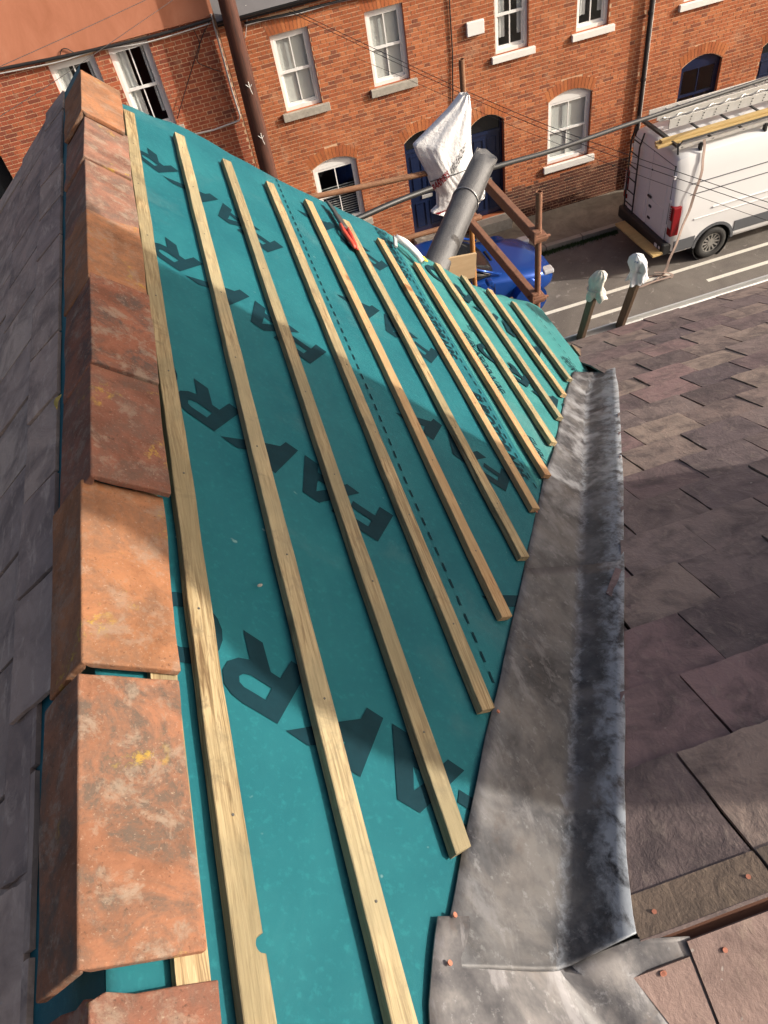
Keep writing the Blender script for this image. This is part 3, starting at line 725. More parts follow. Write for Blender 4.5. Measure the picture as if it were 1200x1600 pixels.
for (dv, dy) in ((.05, -.86), (.757, .446), (.735, 1.265), (.72, 2.07), (.77, -.40)):
    if dv > .5: logo(.691+dv, 1.375+dy, 'FAK' if dv < .8 else 'FAKR')
for (v0, y0) in ((2.62, 2.55), (2.60, 3.37), (2.60, 4.16)): logo(v0, y0)
def memb_text(body, v0, y0, size, bold=.0018, shear=.18):
    vs, fs = text_mesh(body, size, shear, bold); P = []
    for c in vs:
        v, y = v0+c.y, y0-c.x
        if y > yedge(v)-.01: return
        P.append(memb(v, y, .0045))
    if (P[fs[0][1]]-P[fs[0][0]]).cross(P[fs[0][2]]-P[fs[0][0]]).dot(N1) < 0: fs = [f[::-1] for f in fs]
    add('printed_text', P, fs, M['print'], membrane if v0 < 1.6 else memb_low)
for y0 in (3.98, 3.24, 2.40): memb_text('EUROTOP N35', 1.497, y0, .086)
for y0 in (4.22, 3.46): memb_text('EUROTOP N35', 2.85, y0, .088)
for y0 in (3.05, 2.2): memb_text('EUROTOP N35', 1.742, y0, .08)
memb_text('CE', 1.86, 3.17, .05); memb_text('CE N', 1.87, 2.12, .08)
def dashes(v0, y0, y1, step, ln, wd, fn=memb, skip=1.0):
    mb = MB(); y = y0
    while y < y1:
        if y+ln < (yedge(v0)-.01 if fn is memb else 9):
            k = len(mb.v); mb.v += [fn(v0, y, .003), fn(v0+wd, y, .003), fn(v0+wd, y+ln, .003), fn(v0, y+ln, .003)]; mb.f.append([k, k+1, k+2, k+3])
        y += step
    o = mb.build('printed_dashes', M['print'], membrane); o['kind'] = 'stuff'
dashes(.812, .75, 3.95, .062, .034, .007); dashes(1.575, 1.6, 4.1, .062, .034, .007); dashes(2.930, 3.3, 4.3, .075, .04, .007)
mb = MB(); y = -.3
while y < 1.2:
    k = len(mb.v); mb.v += [P2(.215, y, .008), P2(.235, y, .008), P2(.235, y+.045, .008), P2(.215, y+.045, .008)]; mb.f.append([k, k+1, k+2, k+3]); y += .078
o = mb.build('printed_dashes', M['print'], membl); o['kind'] = 'stuff'
# --- battens
FARY = [3.725, 3.781, 3.771, 3.785, 3.83, 3.832, 3.832, 3.754, 3.949, 3.989, 4.007, 4.021]
NEARY = [-.6, .075, .405, .735, 1.055, 1.345, 1.648, 1.925, 2.237, 2.537, 2.855, 3.13]
rb = random.Random(5)
FARY = [y*.975 for y in FARY]; NEARY = [y*.975 if y > 0 else y for y in NEARY]
for k in range(12):
    v0 = -.578+(k*G+.578)*.975; L = FARY[k]-NEARY[k]; n = max(8, int(L/.06)); bw, bh = .049, .025
    vs, fs = [], []; YN = .285; ys = [NEARY[k]+L*i/n for i in range(n+1)]
    if k == 0: ys = sorted([y for y in ys if abs(y-YN) > .02]+[YN-.016+.002*q for q in range(17)]); n = len(ys)-1
    for i in range(n+1):
        y = ys[i]; j = .005*mnoise.noise((k*3.3, y*1.1, 0)); j2 = .003*mnoise.noise((k*3.3, y*6, 5))
        bite = math.sqrt(max(0, .014**2-(y-YN)**2)) if k == 0 else 0; ww = bw-bite
        for (a, h) in ((0, .0035), (0, bh-.0015), (.0015, bh), (ww-.0015, bh), (ww, bh-.0015), (ww, .0035)):
            cut = ((a/bw-.5)*.012+.004*mnoise.noise((a*90, h*90, k)))*(1 if i in (0, n) else 0)
            vs.append(P1(v0+a+j+(j2 if a > .02 else -j2)*.8, y+cut, h+.004))
    for i in range(n):
        for q in range(6): a = i*6+q; b = i*6+(q+1) % 6; fs.append([a, b, b+6, a+6])
    fs.append(list(range(6))[::-1]); fs.append([n*6+q for q in range(6)])
    # in the batten's own frame so that the grain runs along it
    cen = P1(v0+bw/2, (NEARY[k]+FARY[k])/2, .015)
    R = Matrix((Vector((c1, 0, -s1)), Vector((0, 1, 0)), N1)).transposed(); Ri = R.inverted()
    me = mesh('batten', [Ri @ (Vector(v)-cen) for v in vs], fs); me.materials.append(M['batten'])
    o = link(bpy.data.objects.new('batten', me), cen, own); o.rotation_euler = R.to_euler()
    # nail heads
    y = NEARY[k]+.25
    while y < FARY[k]:
        pc = P1(v0+.025+rb.uniform(-.006, .006), y, bh+.0042); y += .4+rb.uniform(-.02, .02)
        q = MB().tube([(0, 0, 0), (0, 0, .001)], .0027, 6).build('nail', M['dark_steel'], None, origin=(0, 0, 0))
        q.parent = o; q.location = Ri @ (pc-cen)
# ridge batten showing in the gaps between the loose tiles
MB().bar(P1(-.075, -.5, .011), P1(-.075, 3.7, .011), .05, .014, N1).build('ridge_batten', M['batten'], own)
# --- clay ridge tiles
tl = [(3.255, 3.72, 2, 0, .014), (2.825, 3.262, 1, 0, 0), (2.432, 2.835, 1, 0, .0), (2.01, 2.445, 2, 0, .002), (1.602, 2.02, 3, .004, .004), (1.177, 1.612, 4, -.003, .006), (.738, 1.19, 2, -.030, .004), (.284, .726, 0, -.040, .004), (-.20, .262, 4, -.034, .0)]
tnames = {0: 'ridge tile with an orange far end and yellow lichen at the gable', 7: 'large mottled orange and grey ridge tile with a gap either side'}
for k, (ya, yb, mi, dx, lift) in enumerate(tl):
    rt_ = random.Random(20+k); fl, fr_ = (.148 if k < 6 else .124), .170+(.004 if k > 5 else 0); th = .017; n = 22
    tilt = rt_.uniform(-.006, .006)
    prof = []
    A0 = Vector((0, 0, 0)); sR = Vector((c1, 0, -s1)); sL = Vector((-c2, 0, -s2))
    outer = [sL*fl+Vector((0, 0, 0)), sL*(fl*.66), sL*(fl*.33), sL*.02, Vector((0, 0, .001)), sR*.02, sR*(fr_*.33), sR*(fr_*.66), sR*fr_]
    nr = [Vector((-s2, 0, c2))]*4+[Vector((0, 0, 1))]+[N1]*4
    base = Vector((APX.x+.027+dx, 0, APX.z+.043+lift))
    vs, fs = [], []
    for i in range(n+1):
        t = i/n; y0_ = ya-(.022 if k < 5 else 0); y = y0_+(yb-y0_)*t
        for q in range(9):
            e = .004*mnoise.noise((q*.7, y*7, k*3.1)) if q in (0, 8) else .0
            ee = .006*mnoise.noise((q*1.3, k*5.7, 1+t*9)) if i in (0, n) else 0
            if k == 8 and i == n: ee -= .03*abs(mnoise.noise((q*.9, 3, 3)))
            j = .0018*mnoise.noise((q*.6, y*9, k*2.2))
            vs.append(base+outer[q]+nr[q]*(.001+j)+Vector((e, y+ee, tilt*(t-.5)*2+.013*(1-t)-.003)))
    m9 = (n+1)*9
    for i in range(n+1):
        for q in range(9): vs.append(Vector(vs[i*9+q])-nr[q]*th)
    for i in range(n):
        for q in range(8): a = i*9+q; fs.append([a, a+1, a+10, a+9]); b = m9+a; fs.append([b, b+9, b+10, b+1])
        for q in (0, 8): a = i*9+q; fs.append([a, a+9, m9+a+9, m9+a] if q == 0 else [a, m9+a, m9+a+9, a+9])
    for q in range(8):
        fs.append([q, m9+q, m9+q+1, q+1]); a = n*9+q; fs.append([a, a+1, m9+a+1, m9+a])
    o = add('ridge_tile', vs, fs, TILES[mi], own, origin=base+Vector((0, (ya+yb)/2, -.08)), smooth=False); bev(o, .006, 3)
    if k in tnames: o['label'] = tnames[k]
# --- slates
def slate(deck, poly, fn, t_lo, t_hi, up, mat, rnd_, th=.006, lift=.013, name='slate'):
    """poly in (a, b): b runs down the slope; lower edge lifted on the course below"""
    def hh(a, b): return .004+lift*(b-t_lo)/(t_hi-t_lo)
    mb = MB(); mb.prism(poly, lambda a, b: fn(a, b, hh(a, b)), lambda a, b: fn(a, b, hh(a, b)+th))
    return mb.build(name, mat, deck)
def rag(p, q, r, n=6, amp=.003):
    """a roughly cut edge from p to q"""
    out = []
    for i in range(n):
        t = i/n; e = r.uniform(-amp, amp) if i else 0
        out.append((p[0]+(q[0]-p[0])*t+(e if abs(q[1]-p[1]) > abs(q[0]-p[0]) else 0), p[1]+(q[1]-p[1])*t+(e if abs(q[1]-p[1]) <= abs(q[0]-p[0]) else 0)))
    return out
def clip_half(poly, f):
    out = []
    for i, p in enumerate(poly):
        q = poly[(i+1) % len(poly)]; a, b = f(p), f(q)
        if a >= 0: out.append(p)
        if (a >= 0) != (b >= 0): t = a/(a-b); out.append((p[0]+(q[0]-p[0])*t, p[1]+(q[1]-p[1])*t))
    return out
# lead edge line on the main slope in plan: stations (x,y) of fold and right edge
LEADL = [(1.72, 3.262), (1.449, 2.823), (1.079, 2.181), (.882, 1.870), (.524, 1.247), (.293, .852), (.135, .580), (.025, .381), (-.033, .275), (-.065, .215), (-.098, .144)]
FOLD = [(1.90, 3.30), (1.66, 2.962), (1.305, 2.30), (1.134, 1.985), (.771, 1.315), (.535, .883), (.370, .583), (.247, .361), (.18, .244), (.139, .165)]
LEADR = [(1.985, 3.196), (1.782, 2.799), (1.43, 2.167), (1.264, 1.865), (.897, 1.228), (.658, .817), (.490, .529), (.368, .315), (.312, .197), (.30, .166)]
def xlead(y): return float(np.interp(y, [p[1] for p in LEADR][::-1], [p[0] for p in LEADR][::-1]))-min(.06, max(0, y-3.196)*.3)
deckR = add('slate_roof_slope', [P3(-.1, YR, -.03), P3(9, YR, -.03), P3(9, 4.02, -.03), P3(1.9, 4.02, -.03), P3(1.9, 3.3, -.03)], [[0, 1, 2, 3, 4]], M['shade_deck'], own)
tag(deckR, 'slope of dark purple brown slates right of the lead valley')
rs = random.Random(9)
rows = [(.165, .495)]+[(.495+.222*i, .495+.222*(i+1)) for i in range(16)]
for r, (ya, yb) in enumerate(rows):
    top = ya-(.10 if r else 0); off = (.6+.15*r) % .30; x = off-.6
    while x < 6.2:
        wl = x+.0035+rs.uniform(-.003, .003); wr = x+.2965+rs.uniform(-.003, .003); lo = yb+rs.uniform(-.007, .007)
        x += .30
        if r == 16: lo = 4.05
        poly = [(wl, top), (wl, lo)]
        poly = rag((wr, top), (wl, top), rs, 3, .001)+rag((wl, top), (wl, lo), rs, 6, .0022)+rag((wl, lo), (wr, lo), rs, 7, .0035)+rag((wr, lo), (wr, top), rs, 6, .0022)
        if wl < 2.6:
            poly = clip_half(poly, lambda p: p[0]-(xlead(p[1])-.012))
        if len(poly) < 3 or max(p[0] for p in poly)-min(p[0] for p in poly) < .03: continue
        o = slate(deckR, poly, P3, top, lo, None, M['slate_r'], rs, th=.009+rs.uniform(0, .004), lift=.018+rs.uniform(-.002, .008))
        if r == 0 and wl < 1.6:    # pale strip that lay under the ridge tiles, and the copper nails
            cx = (max(p[0] for p in poly)+min(p[0] for p in poly))/2
            band = clip_half([q for q in poly], lambda p: (ya+.075)-p[1]); hh = lambda a, b: .004+.026*(b-top)/(lo-top)+.0138
            if len(band) >= 3:
                mb = MB(); mb.v = [P3(a, b, hh(a, b)) for a, b in band]; mb.f = [list(range(len(band)))]
                if (Vector(mb.v[1])-Vector(mb.v[0])).cross(Vector(mb.v[2])-Vector(mb.v[0])).z < 0: mb.f = [mb.f[0][::-1]]
                q = mb.build('unweathered_strip', M['slate_tan'], own); q.parent = o; q.location = Vector(WLOC[q.name])-Vector(WLOC[o.name])
            for xx in (wl+.05, wr-.04):
                if xx > xlead(.2)+.02:
                    pc = P3(xx, ya+.035, .0195); nb = MB().tube([pc, pc+Vector((0, 0, .003))], .0048, 10).build('nail', M['copper'], own)
                    nb.parent = o; nb.location = Vector(WLOC[nb.name])-Vector(WLOC[o.name])
# a loose slate corner standing over the lead edge
slate(deckR, [(.80, 1.02), (.775, 1.13), (.87, 1.235), (.885, 1.2)], lambda a, b, h: P3(a, b, h+.018), 1.0, 1.24, None, M['slate_r'], rs, name='slate_offcut')
# back slope
deckB = add('slate_roof_slope', [P4(.0, YR, -.03), P4(9, YR, -.03), P4(9, -3.6, -.03), P4(1.8, -3.6, -.03)], [[0, 1, 2, 3]], M['shade_deck'], own)
for r in range(4):
    ya = YR-.014-(.0 if r == 0 else .30+.222*(r-1)); yb = YR-.345-.222*r
    x = .385+(.15*r % .3)-.6
    while x < 3.2:
        wl, wr = x+.003, x+.297; x += .30
        tp_ = ya+(.1 if r else (-.022 if wl < .2 else 0)); poly = [(wl, tp_), (wr, tp_), (wr, yb), (wl, yb)]
        poly = clip_half(poly, lambda p: p[0]-(.262+(.145-p[1])*.42))
        if len(poly) < 3: continue
        o = slate(deckB, poly, P4, ya, yb, None, M['slate_back'], rs)
        if r == 0:
            for xx in (.325, wl+.06, wr-.06) if wl < .39 else (wl+.14,):
                if wl+.02 < xx < wr-.02 and xx > .30:
                    pc = P4(xx, ya-.03, .0125); nb = MB().tube([pc, pc+Vector((0, -.001, .003))], .0048, 10).build('nail', M['copper'], own)
                    nb.parent = o; nb.location = Vector(WLOC[nb.name])-Vector(WLOC[o.name])
MB().box((.33, YR-.022, ZR-.12), (6, YR+.006, ZR-.022)).build('ridge_board', M['ridge_wood'], own)
# left slope
deckL = add('slate_roof_slope', [P2(0, -4, -.03), P2(0, 3.98, -.03), P2(3.2, 3.98, -.03), P2(3.2, -4, -.03)], [[0, 1, 2, 3]], M['shade_deck'], own)
tag(deckL, 'steep slope of pale grey slates left of the ridge tiles')
lv = [(.205, .29)]+[(.29+.252*i, .29+.252*(i+1)) for i in range(9)]
def P2s(y, v, h): return P2(v, y, h)
for r, (va, vb) in enumerate(lv):
    top = va-(.08 if r else 0); y = -1.0+(.15 if r % 2 else 0)+.03*r
    while y < 3.98:
        a = y+.006; b = min(y+.294, 4.03); y += .30; lo = vb+rs.uniform(-.005, .005)
        tp_ = top+(rs.uniform(-.02, .012)-.03*max(0, .6-a)*0 if r == 0 else 0)
        if r == 0: tp_ = top+(-.052 if a > .55 else .02)*1+rs.uniform(-.004, .004)
        poly = rag((a, tp_), (b, tp_), rs, 3, .002)+rag((b, tp_), (b, lo), rs, 6, .002)+rag((b, lo), (a, lo), rs, 7, .003)+rag((a, lo), (a, tp_), rs, 6, .002)
        slate(deckL, poly, P2s, tp_, lo, None, M['slate_l'], rs, th=.008+rs.uniform(0, .003), lift=.015+rs.uniform(-.001, .006))
# --- lead valley in lapped sheets
def lead_sheet(name, i0, i1, mat, h0, seed, front=True):
    sub = 7; V, F = [], []
    yi = np.linspace(i0, i1, int((i1-i0)*9)+2)
    def at(arr, t): k = np.arange(len(arr)); return (np.interp(t, k, [a[0] for a in arr]), np.interp(t, k, [a[1] for a in arr]))
    rows_ = 0
    for t in yi:
        lx, ly = at(LEADL, min(t, 10)); fx, fy = at(FOLD, min(t, 9)); rx, ry = at(LEADR, min(t, 9))
        lp = P1((lx-AX)/c1, ly, .006); fp = P3(fx, fy, .010); rp = P3(rx, ry, .036)
        row = []
        for q in range(8): u = q/8; p = lp.lerp(fp, u); row.append((p, N1, u))
        for q in range(7): u = q/6; p = fp.lerp(rp, u); row.append((p, Vector((0, SM, CM)), 1+u))
        for (p, nn, u) in row:
            e = .0035*mnoise.noise((p.x*4+seed, p.y*4, 2))+.0012*mnoise.noise((p.x*15, p.y*15, seed))
            ridge = .010*math.exp(-((u-1.07)/.05)**2) + .004*math.exp(-((u-.88)/.05)**2)
            edge = .0035*mnoise.noise((p.y*7, seed, u)) if u in (0, 2) else 0
            V.append(p+nn*(h0+e+ridge)+Vector((edge, 0, 0)))
        rows_ += 1
    m_ = 15
    for i in range(rows_-1):
        for q in range(m_-1): a = i*m_+q; F.append([a, a+1, a+m_+1, a+m_])
    o = add(name, V, F, mat, own, smooth=True)
    at_ = o.data.attributes.new('across', 'FLOAT', 'POINT'); us = ([q/8 for q in range(8)]+[1+q/6 for q in range(7)])*rows_
    at_.data.foreach_set('value', us)
    s_ = o.modifiers.new('thickness', 'SOLIDIFY'); s_.thickness = .0035; s_.offset = 1
    return o
lead_sheet('lead_sheet', 0, 4.05, M['lead'], .000, 1.1)['label'] = 'lower sheet of grey lead lining the valley'
lead_sheet('lead_sheet', 3.95, 9.0, M['lead'], .005, 4.2)['label'] = 'middle sheet of lead lapped over the lower one'
# saddle piece over the ridge: left flank on the membrane side, crest, back slope
V, F = [], []; n = 30; m_ = 15
def saddle(u, t):
    """t 0..1 from the front lap to the back; u 0..1 left flank, 1..2 right flank"""
    ys = .262+(YR+.012-.262)*sm(.86, 1.03, u); y = ys-(ys+.55)*t
    front = y > YR
    zf = ZR-abs(y-YR)*MS
    fx = AX+(CZ-BZ-zf)/math.tan(TH)
    lx = float(np.interp(y, [-.55, -.2, -.05, .05, .144, .215, .275], [.22, -.03, -.115, -.122, -.104, -.07, -.04]))
    if u <= 1:
        x = lx+(fx-lx)*u; p = P1((x-AX)/c1, y+.03*(1-u)*sm(YR-.1, .262, y), .012)
        nn = N1
    else:
        w_ = .15 if front else .255-.1*min(1, (YR-y)*2)
        x = fx+w_*(u-1); rnd = math.sqrt((y-YR)**2+.0002)-.014
        p = Vector((x, y, ZR-rnd*MS+.018-.020*sm(1.25, 1.6, u)*(0 if front else 1))); nn = Vector((0, 0, 1))
    k = .005*mnoise.noise((p.x*5, p.y*5, 8))+.006*math.exp(-((u-1.05)/.05)**2)
    return p+nn*k
for i in range(n+1):
    for q in range(m_): V.append(saddle(2*q/(m_-1), i/n))
for i in range(n):
    for q in range(m_-1): a = i*m_+q; F.append([a, a+1, a+m_+1, a+m_])
o = add('lead_saddle', V, F, M['lead_pale'], own, smooth=True); s_ = o.modifiers.new('thickness', 'SOLIDIFY'); s_.thickness = .0035; s_.offset = 1
o['label'] = 'pale lead saddle dressed over the roof ridge'
for (px, py) in ((778, 1112), (710, 1430), (702, 1505), (838, 800)):
    d = CR*(px-600)+CD*(py-800)+CF*FPX; dd = N1.dot(P1(0, 0, .019)-Vector((0, 0, CZ)))/N1.dot(Vector(d)); pc = Vector((0, 0, CZ))+Vector(d)*dd
    MB().tube([pc, pc+N1*.003], .0048, 10).build('nail', M['copper'], own)
# timber end and fillet at the foot of the membrane
MB().bar(P1(3.27, 3.47, -.055), P1(3.27, 3.83, -.055), .10, .085, N1).build('rafter_foot', M['old_wood'], own)
# gutter along the slate eave
gt = MB(); n = 8
for xx in (1.95, 9.):
    for i in range(n+1): t = math.pi+math.pi*i/n; gt.v.append((xx, 4.10+.058*math.cos(t), P3(0, 4.05).z-.015+.05*math.sin(t)))
for i in range(n): gt.f.append([i, i+1, n+1+i+1, n+1+i])
gt.build('gutter', M['galv'], own); MB().box((1.95, 4.155, P3(0, 4.05).z-.025), (9, 4.17, P3(0, 4.05).z+.0)).build('gutter_lip', M['galv'], own)
# chimney on the ridge to the right, outside the frame: it throws the band of shade over the roof
chx0, chx1 = 3.35, 3.95
pr = [(-.64, CZ-2.2), (.82, CZ-2.4), (.82, CZ+1.05), (-.29, CZ+1.05), (-.30, CZ+.70), (-.376, CZ+.58), (-.50, CZ+.47), (-.585, CZ+.35), (-.64, CZ+.15)]
chm = MB(); chm.prism(pr, lambda y, z: (chx0, y, z), lambda y, z: (chx1, y, z)); chm.build('chimney_stack', M['brick_l'], own)
MB().box((chx0-.05, -.33, CZ+1.052), (chx1+.05, .86, CZ+1.14)).build('chimney_cap', M['stone'], own)
for i in range(4):
    yy = -.12+i*.26; MB().ring(((chx0+chx1)/2, yy, CZ+1.142), ((chx0+chx1)/2, yy, CZ+1.5), .085, .11, 14).build('chimney_pot', TILES[0], own)

# ------------------------------------------------------------------ scaffold at the gable
SX = 2.09
sf = thing('scaffold', 'rusty tube scaffold standing in front of the gable end', 'scaffold', (SX, 5.4, .12))
def tubeobj(name, a, b, r, mat, parent, n=14): return MB().ring(a, b, r-.004, r, n).build(name, mat, parent, smooth=True)
p1t = cam_pt(722, 92, Y=6.2)
MB().ring((SX+.02, 6.2, .12), (SX+.02, 6.2, CZ-3.40), .020, .0245, 14).build('standard', M['rust_y'], sf)
MB().ring((SX+.02, 6.2, CZ-3.40), (SX+.02, 6.2, p1t.z), .020, .0245, 14).build('standard', M['rust_m'], sf)
MB().ring((SX+.01, 4.65, .12), (SX+.01, 4.65, CZ-2.68), .020, .0245, 14).build('standard', M['rust'], sf)
for (z_, y0, y1, dz) in ((-3.02, 5.95, 4.58, .02), (-3.60, 6.25, 4.60, .06)):
    a = Vector((SX-.045, y0, CZ+z_-.02)); b = Vector((SX-.045, y1, CZ+z_+dz))
    m_ = MB(); m_.bar(a, b, .012, .085); m_.bar(a+Vector((.022, 0, .040)), b+Vector((.022, 0, .040)), .045, .010); m_.build('guard_rail', M['rust'], sf)
MB().ring((-2.2, 6.13, CZ-2.78), (SX+.1, 6.13, CZ-3.10), .020, .0245, 12).build('ledger', M['rust_m'], sf)
MB().ring((-2.2, 6.13, CZ-3.55), (SX+.1, 6.13, CZ-3.62), .020, .0245, 12).build('ledger', M['rust_m'], sf)
MB().ring((-2.2, 4.62, CZ-4.5), (SX+.3, 4.62, CZ-4.5), .020, .0245, 12).build('ledger', M['rust_m'], sf)
for (xx, yy, zz) in ((SX+.02, 6.2, CZ-3.62), (SX+.02, 6.2, CZ-3.08), (SX+.01, 4.65, CZ-3.03), (SX+.01, 4.65, CZ-3.56)):
    q = MB(); q.box((xx-.045, yy-.04, zz-.03), (xx+.05, yy+.04, zz+.03)); q.tube([(xx+.05, yy-.02, zz), (xx+.085, yy-.02, zz)], .013, 6); q.tube([(xx-.05, yy+.02, zz+.01), (xx-.08, yy+.02, zz+.01)], .011, 6)
    q.box((xx-.06, yy-.048, zz-.012), (xx+.06, yy-.036, zz+.014)); q.build('coupler', M['rust'], sf, bevel=.006)
for i in range(5):
    MB().box((-2.0, 4.75+i*.235, CZ-4.47), (2.4, 4.975+i*.235, CZ-4.432)).build('scaffold_board', M['old_wood'], sf)
for (yy) in (4.65, 6.2): MB().ring((-1.9, yy, .12), (-1.9, yy, CZ-2.9), .020, .0245, 12).build('standard', M['rust'], sf)
MB().bar(cam_pt(686, 425, Y=4.72), cam_pt(743, 414, Y=4.72), .02, .20).build('toe_board', M['ply'], sf)
# roll of felt leaning on the scaffold
b0 = Vector((1.15, 4.55, CZ-3.15)); b1 = cam_pt(757, 247, Y=5.62)
ax = (b1-b0).normalized(); L = (b1-b0).length
sd = ax.cross(Vector((0, 0, 1))).normalized(); up = sd.cross(ax)
V, F = [], []; n = 66; mz = 18
cd_ = Vector((0, 0, CZ))-b1; t0_ = math.atan2(cd_.dot(up), cd_.dot(sd))
for i in range(n+1):
    t = i/n*2.15*2*math.pi; r = .110-.017*i/n*1.0
    for j in range(mz+1):
        u = j/mz; rr = r*(1+.10*mnoise.noise((t*.6, u*2.2, 1))-.12*u*abs(math.sin(t*.5+.6))+.06*mnoise.noise((t*2, u*5, 4)))
        V.append(b0+ax*(L*u-(.13*math.cos(t-t0_)-.05+.04*mnoise.noise((t*1.3, 2, 5)))*sm(.75, 1, u))+sd*math.cos(t)*rr+up*math.sin(t)*rr)
for i in range(n):
    for j in range(mz): a = i*(mz+1)+j; F.append([a, a+1, a+mz+2, a+mz+1])
roll = thing('felt_roll', 'grey roll of felt tied with wire, leaning by the white sack', 'roll', b0)
o = add('rolled_sheet', V, F, M['felt'], roll, smooth=True); s_ = o.modifiers.new('thickness', 'SOLIDIFY'); s_.thickness = .004
tie = MB(); cc = b0+ax*L*.66
tie.tube([cc+sd*math.cos(t)*.109+up*math.sin(t)*.109+ax*.03*math.sin(t) for t in [i*math.pi/12 for i in range(25)]], .005, 6)
tie.tube([cc+sd*.105, cc+sd*.14+ax*.05, cc+sd*.13+ax*.09], .005, 6); tie.build('tie_wire', M['steel'], roll, smooth=True)
# sack hanging on the standard
OUT_L = [(720, 147), (700, 172), (672, 200), (645, 226), (650, 240), (662, 262), (672, 287), (681, 300), (682, 322), (673, 331), (690, 336)]
OUT_R = [(732, 146), (735, 168), (735, 200), (737, 230), (741, 262), (748, 282), (758, 290), (757, 302), (748, 315), (738, 324), (733, 327)]
def sackpt(u, v, off=0):
    k = np.linspace(0, 1, len(OUT_L)); lx, ly = np.interp(v, k, [p[0] for p in OUT_L]), np.interp(v, k, [p[1] for p in OUT_L]); rx, ry = np.interp(v, k, [p[0] for p in OUT_R]), np.interp(v, k, [p[1] for p in OUT_R])
    x, y = lx+(rx-lx)*u, ly+(ry-ly)*u
    p = cam_pt(x, y, Y=6.13)
    d = .07*math.sin(math.pi*min(1, max(0, u)))*math.sin(math.pi*min(1, v+.08))
    fold = .014*mnoise.noise((u*4+v*2.2, v*1.2, 3))+.006*mnoise.noise((u*11-v*5, v*2.4, 8))+.005*math.sin(u*15+v*7)*math.sin(math.pi*u)
    return p, d, fold
def sack_front(u, v, off=0):
    p, d, f = sackpt(u, v); return Vector((p.x, p.y-.03-d*.8-f-off, p.z))
def sack_back(u, v):
    p, d, f = sackpt(u, v); return Vector((p.x, p.y+.03+d*.5+f*.6, p.z))
sk = thing('rubble_sack', 'white woven rubble sack with red and black print hanging from the scaffold pole', 'sack', (2.0, 6.13, CZ-3.5))
V, F = [], []; nu, nv = 44, 60
for fn in (sack_front, sack_back):
    for i in range(nu+1):
        for j in range(nv+1):
            u, v = i/nu, j/nv; p = fn(u, v)
            if i in (0, nu): p = (sack_front(u, v)+sack_back(u, v))/2
            V.append(p)
K = (nu+1)*(nv+1)
for s in (0, 1):
    for i in range(nu):
        for j in range(nv):
            a = s*K+i*(nv+1)+j; q = [a, a+1, a+nv+2, a+nv+1]; F.append(q if s == 0 else q[::-1])
bag = add('sack_body', V, F, M['sack'], sk, smooth=True)
def sack_text(body, size, u0, v0, du, dv, mat, name='printed_text', bold=.0):
    vs, fs = text_mesh(body, size, 0, bold); P = []
    for c in vs:
        u = u0+c.x*du[0]+c.y*du[1]; v = v0+c.x*dv[0]+c.y*dv[1]; P.append(sack_front(u, v, .006))
    add(name, P, fs, mat, sk)
sack_text('BARNEYS', 1, -.02, .655, (.105, .03), (-.038, -.075), M['red_ink'], bold=.03)
sack_text('RUBBLE SACKS', 1, .47, .49, (.056, .02), (-.028, -.07), M['grey_ink'], bold=.01)
def sack_patch(pts, mat, name):
    n_ = 6; V = []; F = []
    for i in range(n_+1):
        for j in range(n_+1):
            a, b = i/n_, j/n_; u = (1-a)*(1-b)*pts[0][0]+a*(1-b)*pts[1][0]+a*b*pts[2][0]+(1-a)*b*pts[3][0]; v = (1-a)*(1-b)*pts[0][1]+a*(1-b)*pts[1][1]+a*b*pts[2][1]+(1-a)*b*pts[3][1]
            V.append(sack_front(u, v, .006))
    for i in range(n_):
        for j in range(n_): a = i*(n_+1)+j; F.append([a, a+n_+1, a+n_+2, a+1])
    add(name, V, F, mat, sk)
sack_patch([(.40, .70), (.52, .66), (.53, .73), (.42, .76)], M['red_ink'], 'printed_block'); sack_patch([(.06, .90), (.3, .84), (.32, .88), (.08, .94)], M['red_ink'], 'printed_block')
sack_patch([(.0, .575), (.95, .38), (.95, .386), (.0, .581)], M['grey_ink'], 'printed_rule')

